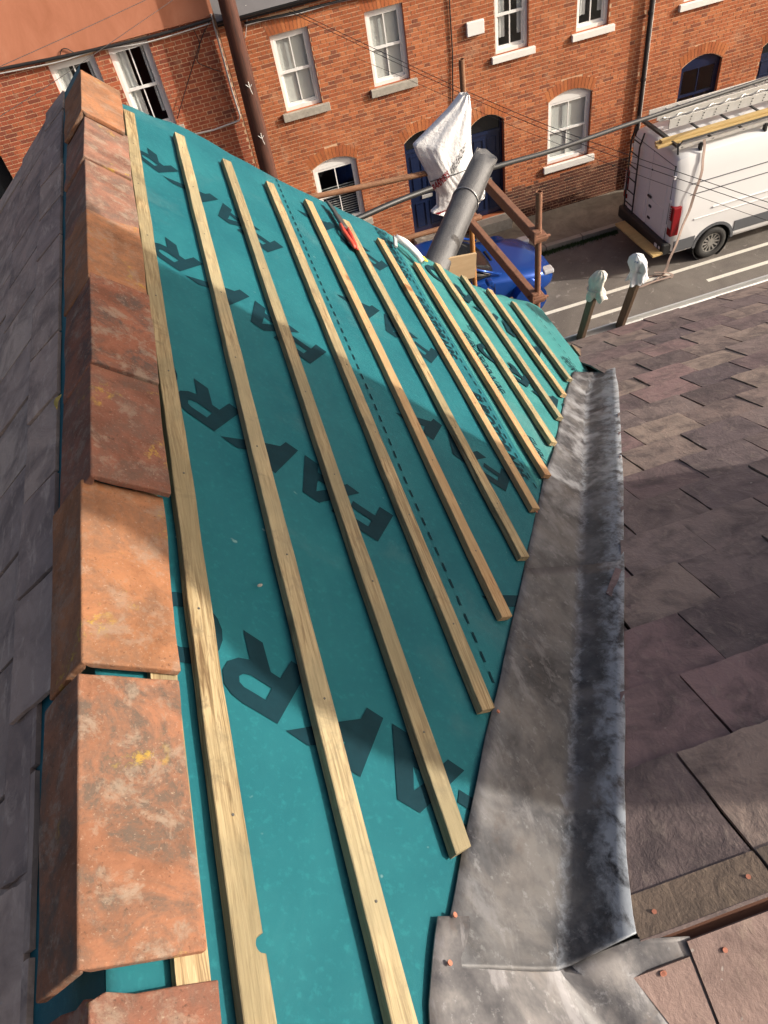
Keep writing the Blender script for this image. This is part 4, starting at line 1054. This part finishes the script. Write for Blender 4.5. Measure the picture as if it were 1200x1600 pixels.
# ------------------------------------------------------------------ ladder at the eave with padded stile tops
ld = thing('ladder', 'brown timber ladder leaning on the eave, its two stiles padded with rags', 'ladder', (2.38, 5.6, .12))
for xs_, mt in ((2.22, 'old_wood'), (2.545, 'old_wood')):
    MB().bar((xs_, 5.9, .12), (xs_, 3.95, CZ-3.06), .032, .07, (0, 1, .3)).build('stile', M[mt], ld, bevel=.004)
for i in range(20):
    t = .03+i*.0475
    if t < .93: MB().tube([(2.22, 5.9-1.95*t, .12+(CZ-3.18)*t), (2.545, 5.9-1.95*t, .12+(CZ-3.18)*t)], .016, 8).build('rung', M['old_wood'], ld)
def cloth_pad(cen, mat, label, seed, lean, s=1.0):
    """cloth bunched over a stile end, tied in with string, its torn hem hanging below"""
    nt, na = 46, 72; V, F = [], []; rr = random.Random(seed)
    prof = [(0, .004), (.05, .024), (.14, .042), (.28, .052), (.42, .053), (.54, .049), (.60, .047), (.70, .050), (.85, .057), (1, .062)]
    for i in range(nt+1):
        t = i/nt; r = float(np.interp(t, [p[0] for p in prof], [p[1] for p in prof]))
        for j in range(na):
            a = 2*math.pi*j/na
            f = mnoise.noise((math.cos(a)*1.1+seed, math.sin(a)*1.1, t*1.6))*.48+.26*mnoise.noise((math.cos(a)*3+seed, math.sin(a)*3, t*3.4))*(.4+t)+.10*math.sin(a*5+seed+t*2)*sm(.45, 1, t)
            q = r*(1+f)*s; hem = .030*mnoise.noise((math.cos(a)*2.2, math.sin(a)*2.2, seed))*sm(.7, 1, t)
            V.append(Vector(cen)+Vector((q*math.cos(a)+lean*(1-t)*.06+.012*math.sin(t*5+seed), q*math.sin(a), (.10-.20*t)*s+hem+.010*mnoise.noise((math.cos(a)*2, math.sin(a)*2, seed+4))*(1-t))))
    for i in range(nt):
        for j in range(na): a = i*na+j; b = i*na+(j+1) % na; F.append([a, a+na, b+na, b])
    F.append(list(range(na)))
    o = thing('rag', label, 'rag', tuple(cen), 'rags on the ladder tops')
    c = add('cloth', V, F, mat, o, smooth=True); m = c.modifiers.new('thickness', 'SOLIDIFY'); m.thickness = .003
    st_ = MB(); z = cen[2]-.022
    st_.tube([Vector((cen[0]+.012*math.sin(.6*5+seed)+.049*s*math.cos(t), cen[1]+.049*s*math.sin(t), z+.004*math.sin(t*2))) for t in [k*2*math.pi/20 for k in range(21)]], .004, 6); st_.build('string', M['steel'], o, smooth=True)
    return o
cloth_pad((2.222, 3.955, CZ-3.075), M['cloth'], 'bundled beige rag tied over the left stile of the ladder', 2.2, .35, 1.0)
cloth_pad((2.540, 3.955, CZ-3.03), M['cloth_b'], 'white rag with blue print tied over the right stile of the ladder', 6.1, -.6, 1.08)

# ------------------------------------------------------------------ hand tools lying on the membrane
def on1(v, y, h): return P1(v, y, h)
sn = thing('tin_snips', 'tin snips with orange red grips resting against a batten', 'snips', P1(1.13, 3.62, .02))
hB_ = .03
jw = MB(); jw.bar(on1(1.115, 3.86, .035), on1(1.135, 3.70, .035), .028, .012, N1); jw.bar(on1(1.145, 3.84, .028), on1(1.15, 3.70, .03), .02, .01, N1); jw.build('jaw', M['dark_steel'], sn, bevel=.003)
MB().bar(on1(1.135, 3.73, .034), on1(1.15, 3.58, .034), .045, .018, N1).build('pivot_body', M['dark_steel'], sn, bevel=.008)
for (va, vb) in ((1.125, 1.15), (1.17, 1.168)):
    MB().tube([on1(va, 3.60, .034), on1(va-.004, 3.52, .036), on1(vb, 3.42, .03), on1(vb+.003, 3.38, .028)], [.010, .0115, .011, .007], 10).build('grip', M['orange'], sn, smooth=True)
MB().tube([on1(1.145, 3.58, .034), on1(1.158, 3.41, .034)], .005, 6).build('spring', M['red_lens'], sn)
tk = thing('stapler_tool', 'white handled hand tool lying between the top batten ends', 'tool', P1(1.66, 3.75, .02))
MB().tube([on1(1.585, 3.86, .045), on1(1.62, 3.83, .05), on1(1.66, 3.78, .05), on1(1.70, 3.73, .045), on1(1.725, 3.69, .04)], [.017, .022, .018, .017, .02], 10).build('handle', M['white'], tk, smooth=True)
MB().tube([on1(1.60, 3.85, .05), on1(1.66, 3.86, .05), on1(1.71, 3.81, .048), on1(1.73, 3.72, .045)], [.015, .014, .012, .014], 10).build('handle_bow', M['white'], tk, smooth=True)
MB().bar(on1(1.585, 3.87, .04), on1(1.55, 3.74, .03), .022, .016, N1).build('head', M['galv'], tk, bevel=.003)
MB().bar(on1(1.722, 3.72, .058), on1(1.742, 3.685, .055), .032, .008, N1).build('yellow_badge', M['yellow'], tk, bevel=.002)
N2 = Vector((-s2, 0, c2))
def on_left(px, py, h):
    d = Vector(CR*(px-600)+CD*(py-800)+CF*FPX); o_ = Vector((0, 0, CZ)); return o_+d*(N2.dot(P2(0, 0, h)-o_)/N2.dot(d))
lc = on_left(90, 628, .03); V = [lc+N2*.003]; n = 20
for i in range(n): t = 2*math.pi*i/n; r = .020*(1+.15*math.sin(3*t)); V.append(lc+Vector((-c2, 0, -s2))*r*math.cos(t)*.8+Vector((0, 1, 0))*r*1.3*math.sin(t)+N2*.003*math.sin(2*t))
lf = thing('fallen_leaf', 'small yellow leaf lying on the grey slates left of the ridge', 'leaf', lc)
add('blade', V, [[0, 1+i, 1+(i+1) % n] for i in range(n)], M['leaf'], lf); MB().tube([lc, lc+Vector((0, -.03, .0))+N2*.002], .0012, 5).build('stalk', M['leaf'], lf)
tag(MB().tube([memb(3.40, yedge(3.4)-.01-.075*q, .008+.006*math.sin(q*1.7)) for q in range(6)], .006, 6).build('plastic_strip', M['white'], smooth=True), 'white plastic strip lying along the eave edge of the membrane', 'strip')
# scraps of timber and mortar lying about
rd = random.Random(31)
for (px, py, s_, lab, mt) in ((437, 872, .007, 'small orange clay chip against the second batten', TILES[0]), (293, 938, .006, 'small pink clay chip against the first batten', TILES[1]), (405, 915, .005, 'pale crumb on the membrane between first and second battens', M['stone']), (503, 1145, .007, 'brown splinter beside the second batten', TILES[4])):
    d = CR*(px-600)+CD*(py-800)+CF*FPX; dd = N1.dot(P1(0, 0, .010)-Vector((0, 0, CZ)))/N1.dot(Vector(d)); pc = Vector((0, 0, CZ))+Vector(d)*dd
    bm = bmesh.new(); bmesh.ops.create_icosphere(bm, subdivisions=2, radius=s_)
    V = [pc+Vector((v.co.x*1.3, v.co.y*.8, v.co.z*.6))*(1+.5*mnoise.noise(v.co*90)) for v in bm.verts]; bm.verts.index_update(); F = [[q.index for q in f.verts] for f in bm.faces]; bm.free()
    tag(add('debris_chip', V, F, mt), lab, 'debris', 'chips lying on the membrane')

# ------------------------------------------------------------------ vehicles
def loft(name, stations, ring, mat, parent, subsurf=0, smooth=True):
    V, F = [], []; m_ = None
    for st in stations:
        r = ring(*st); m_ = len(r); V += r
    for i in range(len(stations)-1):
        for j in range(m_): a = i*m_+j; b = i*m_+(j+1) % m_; F.append([a, b, b+m_, a+m_])
    F.append(list(range(m_))[::-1]); F.append([(len(stations)-1)*m_+j for j in range(m_)])
    o = add(name, V, F, mat, parent, smooth=smooth)
    if subsurf: s = o.modifiers.new('round', 'SUBSURF'); s.levels = s.render_levels = subsurf
    return o
def wheel(parent, x, y, r, wd, side, spokes=10, rimmat='galv'):
    wl = bpy.data.objects.new('wheel', None); link(wl, (x, y, r), parent)
    V, F = [], []; n = 36; q0 = .60 if spokes > 10 else .74; prof = [(r*q0, .01), (r*(q0+.04), -.008), (r*.93, -.012), (r*.99, .015), (r, .05), (r, wd-.05), (r*.97, wd), (r*q0, wd)]
    for i in range(n):
        t = 2*math.pi*i/n
        for (rr, d) in prof: V.append((x+rr*math.cos(t), y+d*side, r+rr*math.sin(t)))
    k = len(prof)
    for i in range(n):
        for j in range(k): a = i*k+j; b = i*k+(j+1) % k; c = ((i+1) % n)*k; F.append([a, b, c+(j+1) % k, c+j])
    add('tyre', V, F, M['rubber'], wl, smooth=True)
    q_ = .60 if spokes > 10 else .74
    rm = MB(); rm.ring((x, y+.01*side, r), (x, y+.12*side, r), r*(q_-.05), r*(q_+.005), 32)
    for i in range(spokes):
        t = 2*math.pi*i/spokes; rm.bar((x+.02*math.cos(t), y+.04*side, r+.02*math.sin(t)), (x+r*(q_-.03)*math.cos(t), y+.025*side, r+r*(q_-.03)*math.sin(t)), .035, .03, (0, 1, 0))
    rm.tube([(x, y+.015*side, r), (x, y+.1*side, r)], r*.22, 14); rm.build('rim', M[rimmat], wl)
    MB().tube([(x, y+.09*side, r), (x, y+.12*side, r)], r*.62, 24).build('brake_backing', M['black'], wl)
    return wl
def cyl_cut(x, ya, yb, z, r, n=40):
    mb = MB().tube([(x, ya, z), (x, yb, z)], r, n); return mb.v, mb.f
# --- white van
VX, VY = 8.62, 13.44          # tail and centre line
van = thing('van', 'white high roofed panel van with roof rack, parked at the far kerb', 'van', (11.3, VY, 0))
def vring(x, hw, zb, zt, tum, rr):
    pts = []
    half = [(hw-.06, zb), (hw, zb+.10), (hw, zb+.75), (hw-.015, zb+1.0), (hw-tum*.35, zt-.9), (hw-tum*.75, zt-.40), (hw-tum, zt-.2), (hw-tum-rr*.35, zt-.06), (hw-tum-rr, zt-.012), ((hw-tum)*.35, zt)]
    for (a, b) in half: pts.append((x, VY-a, b))
    for (a, b) in half[::-1]: pts.append((x, VY+a, b))
    return pts
st = [(VX+.0, .92, .42, 2.33, .13, .12), (VX+.03, .965, .38, 2.39, .13, .13), (VX+.09, .99, .36, 2.43, .13, .14), (VX+.3, 1.0, .35, 2.45, .13, .14), (VX+2.5, 1.0, .34, 2.45, .13, .14), (VX+4.2, 1.0, .34, 2.43, .13, .14), (VX+4.75, .99, .34, 2.27, .14, .16), (VX+5.25, .98, .34, 1.75, .13, .2), (VX+5.7, .93, .34, 1.42, .12, .2), (VX+5.95, .80, .36, 1.15, .1, .2)]
body = loft('body', st, vring, M['van'], van)
wx1, wx2 = 9.68, 9.68+3.3
boolean_cut(body, [cyl_cut(wx1, VY-1.2, VY-.55, .36, .43), cyl_cut(wx2, VY-1.2, VY-.55, .36, .43), cyl_cut(wx1, VY+.55, VY+1.2, .36, .43), cyl_cut(wx2, VY+.55, VY+1.2, .36, .43)])
body.data.polygons.foreach_set('use_smooth', [True]*len(body.data.polygons)); body.data.set_sharp_from_angle(angle=math.radians(32))
body.data.materials.clear(); body.data.materials.append(M['van'])
MB().box((VX+.3, VY-.56, .34), (VX+5.4, VY+.56, .9)).build('underbody', M['black'], van)
for xx in (wx1, wx2):
    wheel(van, xx, VY-.985, .355, .22, 1, 12, 'van_rim'); wheel(van, xx, VY+.985, .355, .22, -1, 12, 'van_rim')
    for s in (-1, 1): MB().ring((xx, VY+s*.975, .36), (xx, VY+s*.56, .36), .415, .428, 32).build('arch_liner', M['black'], van)
    arc = MB()
    for i in range(16):
        t0, t1 = math.pi*(i+.2)/16.4, math.pi*(i+1.2)/16.4
        arc.bar((xx+.455*math.cos(t0), VY-1.0, .36+.455*math.sin(t0)), (xx+.455*math.cos(t1), VY-1.0, .36+.455*math.sin(t1)), .03, .06, (math.cos(t0), 0, math.sin(t0)))
    arc.build('wheel_arch_trim', M['van_grey'], van)
def side_strip(name, x0, x1, z0, z1, mat, d=.012, dz=0): return MB().box((x0, VY-1.0-d, z0), (x1, VY-.985, z1)).build(name, mat, van, bevel=.004)
side_strip('side_moulding', VX+.12, wx1-.46, .42, .68, M['van_grey']); side_strip('side_moulding', wx1+.46, 11.05, .50, .74, M['van_grey']); side_strip('side_moulding', 11.08, wx2-.46, .50, .74, M['van_grey'])
side_strip('door_gap', 11.05, 11.062, .40, 1.36, M['groove'], .004); side_strip('door_gap', 12.35, 12.362, .40, 1.36, M['groove'], .004)
for (za, zb, xa, xb) in ((1.06, 1.085, VX+.5, 10.9), (1.22, 1.245, VX+.9, 10.9)): side_strip('swage_line', xa, xb, za, zb, M['van'], .016)
# tail: doors, lights, bumper
def rear_panel(name, ya, yb, za, zb, mat, d, parent=van, bv=.012):
    def xr(z): return VX+.0
    return MB().box((VX-d, ya, za), (VX+.02, yb, zb)).build(name, mat, parent, bevel=bv)
MB().box((VX-.006, VY-.806, .612), (VX+.03, VY+.806, 2.248)).build('door_groove_shade', M['groove'], van)  # dark sheet behind the doors, painting the shade in the groove between them
rd1 = rear_panel('rear_door', VY-.80, VY-.006, .62, 2.24, M['van'], .018); rd2 = rear_panel('rear_door', VY+.006, VY+.80, .62, 2.24, M['van'], .018)
for (dd, ya, yb) in ((rd1, VY-.66, VY-.10), (rd2, VY+.10, VY+.66)):
    MB().box((VX-.026, ya, 1.42), (VX-.017, yb, 2.12)).build('door_pressing', M['van'], dd, bevel=.02)
    MB().box((VX-.028, ya, .74), (VX-.017, yb, 1.28)).build('door_pressing', M['van'], dd, bevel=.02)
for zz in (.95, 1.5, 2.0):
    for q_ in (-1, 1): MB().box((VX-.03, VY+q_*.835-.03, zz), (VX+.02, VY+q_*.835+.025, zz+.07)).build('door_hinge', M['van'], van, bevel=.008)
for (zz, xb) in ((1.62, 10.98), (1.84, 10.98)):
    yy = VY-1.0+.13*(.35 if zz < 1.7 else .52)+.006
    MB().bar((VX+.35, yy, zz), (xb, yy, zz), .014, .016).build('panel_crease', M['van_grey'], van)
MB().box((VX-.055, VY-.16, 1.30), (VX-.027, VY-.02, 1.345)).build('door_handle', M['black'], rd1, bevel=.008)
for zz in (1.10, .84): MB().box((VX-.045, VY-.20, zz), (VX-.02, VY-.10, zz+.05)).build('door_catch', M['black'], rd1, bevel=.008)
MB().tube([(VX-.022, VY-.05, 1.88), (VX-.035, VY-.05, 1.88)], .02, 8).build('door_lock', M['black'], rd1)
for s in (-1, 1):
    tlm = MB().box((VX-.02, VY+s*.935-.08, .82), (VX+.17, VY+s*.935+.08, 1.46)).build('tail_light', M['red_lens'], van, bevel=.02)
    MB().box((VX-.026, VY+s*.93-.06, 1.0), (VX-.016, VY+s*.93+.06, 1.17)).build('reversing_lens', M['clear_lens'], tlm)
    for i in range(6): MB().box((VX-.026, VY+s*.93+.0, 1.19+i*.045), (VX-.016, VY+s*.93+.06, 1.21+i*.045)).build('lens_rib', M['clear_lens'], tlm)
MB().box((VX-.14, VY-.98, .38), (VX+.3, VY+.98, .66)).build('rear_bumper', M['black'], van, bevel=.05)
MB().box((VX-.145, VY-.90, .52), (VX-.138, VY-.84, .58)).build('bumper_sticker', M['white'], van); MB().box((VX-.145, VY-.78, .50), (VX-.138, VY-.68, .58)).build('bumper_sticker', M['white'], van)
# rear ladder of the van
vl = MB()
for yy in (VY+.42, VY+.78): vl.tube([(VX-.10, yy, .70), (VX-.10, yy, 2.18), (VX-.02, yy, 2.45)], .018, 8)
vl.build('rear_ladder_rail', M['black'], van)
for i in range(6): MB().tube([(VX-.10, VY+.42, .85+i*.28), (VX-.10, VY+.78, .85+i*.28)], .014, 6).build('rear_ladder_rung', M['black'], van)
# roof rack
rk = MB(); RZ = 2.57
for yy in (VY-.72, VY+.72): rk.bar((VX+.05, yy, RZ), (VX+4.3, yy, RZ), .04, .05)
rk.build('rack_rail', M['galv'], van)
for i in range(7): MB().bar((VX+.12+i*.66, VY-.74, RZ+.002), (VX+.12+i*.66, VY+.74, RZ+.002), .035, .03).build('rack_bar', M['black'], van)
MB().tube([(VX+.05, VY-.74, 2.45), (VX+.02, VY-.75, 2.61), (VX+.10, VY-.75, 2.69), (VX+3.6, VY-.75, 2.69)], .02, 8).build('rack_guard', M['black'], van)
MB().bar((VX+.0, VY-.75, 2.63), (VX+.0, VY+.78, 2.63), .05, .05).build('rack_roller', M['black'], van)
for xx in (VX+.5, VX+1.9, VX+3.3): MB().box((xx, VY-.78, 2.39), (xx+.05, VY-.70, RZ)).build('rack_foot', M['black'], van)
# aluminium ladders on the rack
al = thing('ladder', 'aluminium extension ladder lying on the roof rack of the van', 'ladder', (VX+2, VY+.35, 2.6))
for (yy, zz, xa, nm) in ((VY+.02, 2.69, VX+.25, 0), (VY+.40, 2.69, VX+.25, 1)):
    MB().box((xa, yy-.015, 2.605), (VX+4.2, yy+.015, 2.605+.19)).build('stile', M['galv'], al, bevel=.004)
for (yy) in (VY+.06, VY+.36): MB().box((VX-.02, yy-.012, 2.82), (VX+4.0, yy+.012, 2.92)).build('stile', M['galv'], al, bevel=.004)
for i in range(14): MB().tube([(VX+.45+i*.27, VY+.03, 2.69), (VX+.45+i*.27, VY+.39, 2.69)], .018, 8).build('rung', M['galv'], al)
for i in range(14): MB().tube([(VX+.35+i*.27, VY+.06, 2.87), (VX+.35+i*.27, VY+.36, 2.87)], .016, 8).build('rung', M['galv'], al)
for i in range(14):
    for zz in (2.64, 2.69, 2.74): MB().tube([(VX+.45+i*.27+(zz-2.69)*.3, VY+.004, zz), (VX+.45+i*.27+(zz-2.69)*.3, VY-.004, zz)], .012, 6).build('rivet', M['black'], al)
rp = MB(); pts = []
for i in range(90): x = VX+.1+i*.042; pts.append((x, VY+.03+.03*math.sin(i*.75), 2.83+.02*math.cos(i*.75)))
tag(rp.tube(pts, .014, 6).build('rope', M['steel'], smooth=True), 'grey rope wound along the top of the aluminium ladder', 'rope')
for i, (yy, zz) in enumerate(((VY-.56, 2.63), (VY-.44, 2.63), (VY-.5, 2.682))):
    tag(MB().box((VX-.34+.06*i, yy-.055, zz-.024), (VX+4.0, yy+.055, zz+.024)).build('timber_plank', M['new_wood'], bevel=.004), ['yellow pine plank on the van rack, nearest the street', 'yellow pine plank on the van rack, beside the ladder', 'topmost yellow pine plank on the van rack'][i], 'plank', 'planks on the van rack')
tag(MB().bar((VX-.24, VY-1.02, .47), (VX-.30, VY+.55, .47), .24, .045).build('timber_plank', M['new_wood'], bevel=.004), 'yellow plank lying on the rear step of the van', 'plank')
sp = MB(); S_ = [(VX+.55, VY-.79, 2.63), (VX+.52, VY-.95, 2.15), (VX+.38, VY-1.03, 1.6), (VX+.22, VY-1.06, 1.0), (VX+.0, VY-1.12, .35), (VX-.12, VY-1.16, .03), (VX-.3, VY-1.2, .014)]
pts = []
for i in range(40):
    t = i/39*(len(S_)-1); k = min(int(t), len(S_)-2); pts.append(Vector(S_[k]).lerp(Vector(S_[k+1]), t-k)+Vector((.012*math.sin(i*.9), 0, 0)))
for i in range(39): sp.bar(pts[i], pts[i+1], .012, .055, (1, .2*math.sin(i*.4), .2))
loop = [(VX-.3+.45*math.cos(t)*.9-.1, VY-1.25+.13*math.sin(t)-.06*math.cos(t*2), .014+.003*i) for i, t in enumerate([j*2*math.pi/24 for j in range(30)])]
for i in range(len(loop)-1): sp.bar(loop[i], loop[i+1], .05, .006)
tag(sp.build('ratchet_strap', M['strap']), 'faded ratchet strap hanging from the van rack to the road', 'strap')
# --- blue car
CX, CYc = 6.23, 13.50
car = thing('car', 'blue car parked behind the scaffold poles at the far kerb', 'car', (CX-2.1, CYc, 0))
def cring(d, hw, zb, zbelt, zt):
    x = CX-d; half = [(hw*.5, zb), (hw*.93, zb+.02), (hw, zb+.16), (hw*1.01, (zb+zbelt)/2), (hw*.985, zbelt-.12), (hw*.93, zbelt), (hw*.62, zt), (hw*.25, zt+.012)]
    return [(x, CYc-a, b) for a, b in half]+[(x, CYc+a, b) for a, b in half[::-1]]
st = [(0, .45, .34, .50, .52), (.05, .62, .26, .56, .60), (.18, .76, .21, .64, .69), (.45, .85, .19, .74, .80), (.9, .88, .18, .82, .88), (1.35, .885, .18, .88, .95), (1.7, .89, .18, .91, .97), (2.6, .89, .18, .93, .98), (3.3, .885, .18, .95, .99), (3.8, .86, .20, .95, .99), (4.1, .80, .26, .90, .95), (4.2, .70, .34, .80, .85)]
cb = loft('body', st, cring, M['carblue'], car, subsurf=2)
bpy.context.view_layer.update()
boolean_cut(cb, [cyl_cut(CX-.78, CYc-1.1, CYc-.5, .32, .37), cyl_cut(CX-3.35, CYc-1.1, CYc-.5, .32, .37), cyl_cut(CX-.78, CYc+.5, CYc+1.1, .32, .37), cyl_cut(CX-3.35, CYc+.5, CYc+1.1, .32, .37)])
cb.data.polygons.foreach_set('use_smooth', [True]*len(cb.data.polygons)); cb.data.set_sharp_from_angle(angle=math.radians(40))
cb.data.materials.clear(); cb.data.materials.append(M['carblue'])
for xx in (CX-.78, CX-3.35): wheel(car, xx, CYc-.875, .315, .2, 1, 7); wheel(car, xx, CYc+.875, .315, .2, -1, 7)
MB().box((CX-3.9, CYc-.5, .2), (CX-.3, CYc+.5, .6)).build('underbody', M['black'], car)
def gring(d, hb, ht, zb, zt):
    x = CX-d; half = [(hb, zb), (hb*.985+ht*.015, zb+(zt-zb)*.25), (ht, zt-.04), (ht*.88, zt), (ht*.4, zt+.02)]
    return [(x, CYc-a, b) for a, b in half]+[(x, CYc+a, b) for a, b in half[::-1]]
loft('window_glass', [(1.30, .70, .68, .90, .93), (1.75, .79, .70, .90, 1.16), (2.15, .80, .62, .90, 1.34), (2.9, .80, .61, .92, 1.37), (3.5, .78, .58, .92, 1.24), (3.95, .70, .60, .94, 1.0)], gring, M['tint'], car, subsurf=1)
def rring(d, ht, zt):
    x = CX-d; half = [(ht*1.05, zt-.075), (ht*1.03, zt-.03), (ht*.9, zt+.012), (ht*.4, zt+.034)]
    return [(x, CYc-a, b) for a, b in half]+[(x, CYc+a, b) for a, b in half[::-1]]
loft('roof', [(2.08, .60, 1.325), (2.2, .62, 1.355), (2.9, .61, 1.375), (3.4, .585, 1.29), (3.55, .57, 1.24)], rring, M['carblue'], car, subsurf=1)
for s in (-1, 1):
    MB().tube([(CX-1.30, CYc+s*.74, .93), (CX-1.75, CYc+s*.735, 1.15), (CX-2.15, CYc+s*.645, 1.335)], .028, 8).build('windscreen_pillar', M['carblue'], car, smooth=True)
    MB().tube([(CX-2.75, CYc+s*.83, .93), (CX-2.78, CYc+s*.66, 1.34)], .03, 8).build('door_pillar', M['black'], car)
    mr = MB(); mr.box((CX-1.72, CYc+s*.98-.09, .93), (CX-1.58, CYc+s*.98+.09, 1.05)); mr.build('wing_mirror', M['carblue'], car, bevel=.035)
    MB().box((CX-.34, CYc+s*.66-.12, .60), (CX-.10, CYc+s*.66+.10, .70)).build('headlight', M['clear_lens'], car, bevel=.03)
    MB().box((CX-2.72, CYc+s*.885-.006, .38), (CX-2.71, CYc+s*.885+.006, .86)).build('door_gap', M['groove'], car); MB().box((CX-1.50, CYc+s*.885-.006, .38), (CX-1.49, CYc+s*.885+.006, .84)).build('door_gap', M['groove'], car)
    MB().bar((CX-2.62, CYc+s*.905, .80), (CX-2.44, CYc+s*.905, .80), .02, .025).build('door_handle', M['carblue'], car, bevel=.006)
MB().box((CX-1.32, CYc-.2, .95), (CX-1.28, CYc+.2, .97)).build('wiper', M['black'], car)

# ------------------------------------------------------------------ overhead cables
def cable(pts, r, name, label, mat='black', group=None, parent=None):
    P = [cam_pt(x, y, Y=Y) for (x, y, Y) in pts]; Q = []
    for i in range(len(P)-1):
        for j in range(8):
            t = j/8; p0 = P[max(i-1, 0)]; p1 = P[i]; p2 = P[i+1]; p3 = P[min(i+2, len(P)-1)]
            Q.append(.5*((2*p1)+(-p0+p2)*t+(2*p0-5*p1+4*p2-p3)*t*t+(-p0+3*p1-3*p2+p3)*t**3))
    Q.append(P[-1]); o = MB().tube(Q, r, 8).build(name, M[mat], parent, smooth=True)
    if label: tag(o, label, 'cable', group)
    return o
cable([(380, 405, 6.75), (480, 372, 6.9), (555, 343, 7.1), (640, 307, 7.4), (770, 262, 8.1), (870, 233, 8.8), (1000, 188, 9.8), (1200, 122, 11.4), (1330, 80, 12.4)], .032, 'overhead_cable', 'thick black cable sweeping across the street behind the scaffold')
gW = 'thin wires crossing the street'
cable([(450, 12, 15.6), (600, 83, 14.0), (730, 143, 12.6), (858, 197, 11.3), (985, 243, 10.0), (1200, 316, 8.2), (1320, 354, 7.2)], .005, 'overhead_wire', 'upper one of the paired thin wires running down over the van', group=gW)
cable([(452, 18, 15.6), (600, 89, 14.0), (730, 150, 12.6), (858, 205, 11.3), (985, 253, 10.0), (1200, 327, 8.2), (1320, 366, 7.2)], .005, 'overhead_wire', 'lower one of the paired thin wires running down over the van', group=gW)
cable([(560, 92, 15.6), (651, 130, 14.6), (787, 191, 13.0), (857, 219, 12.3), (991, 271, 10.6), (1168, 334, 8.9), (1320, 384, 7.6)], .0038, 'overhead_wire', 'thin single wire below the pair, crossing the white sill and van', group=gW)
cable([(-60, 131, 11.5), (0, 104, 12), (120, 50, 13), (240, -6, 14), (300, -36, 14.5)], .0045, 'overhead_wire', 'upper thin wire in front of the terracotta wall', group=gW)
cable([(-60, 222, 11.5), (0, 182, 12), (90, 124, 13), (180, 62, 14), (270, 0, 15), (300, -22, 15.3)], .0045, 'overhead_wire', 'lower thin wire in front of the left white window', group=gW)
# bundle of cables clipped along the house fronts
FB = FY-.07
cb_ = cable([(-80, 126, FB), (0, 108, FB), (90, 90, FB), (200, 66, FB), (270, 48, FB), (330, 30, FB)], .028, 'wall_cable', None, parent=hA)
cable([(-80, 132, FB), (0, 115, FB), (90, 97, FB), (150, 79, FB), (230, 66, FB), (330, 36, FB)], .012, 'wall_cable', None, 'galv', parent=hA)
cable([(94, 88, FB), (96, 78, FB), (104, 76, FB), (115, 82, FB)], .008, 'wall_cable', None, parent=hA)
cable([(302, 45, FB), (312, 70, FB), (308, 95, FB), (325, 105, FB), (345, 112, FB)], .008, 'wall_cable', None, parent=hA)
cable([(330, 28, FB), (315, 60, FB), (296, 120, FB), (277, 185, FB)], .008, 'wall_cable', None, parent=hA)
cable([(382, 36, FB), (450, 22, FB), (520, 4, FB), (600, -14, FB)], .022, 'wall_cable', None, parent=hB)
cable([(382, 40, FB), (420, 30, FB), (470, 20, FB), (530, 3, FB), (600, -10, FB)], .012, 'wall_cable', None, 'galv', parent=hB)
cable([(384, 8, FB), (386, 30, FB), (383, 60, FB)], .008, 'wall_cable', None, 'galv', parent=hB)
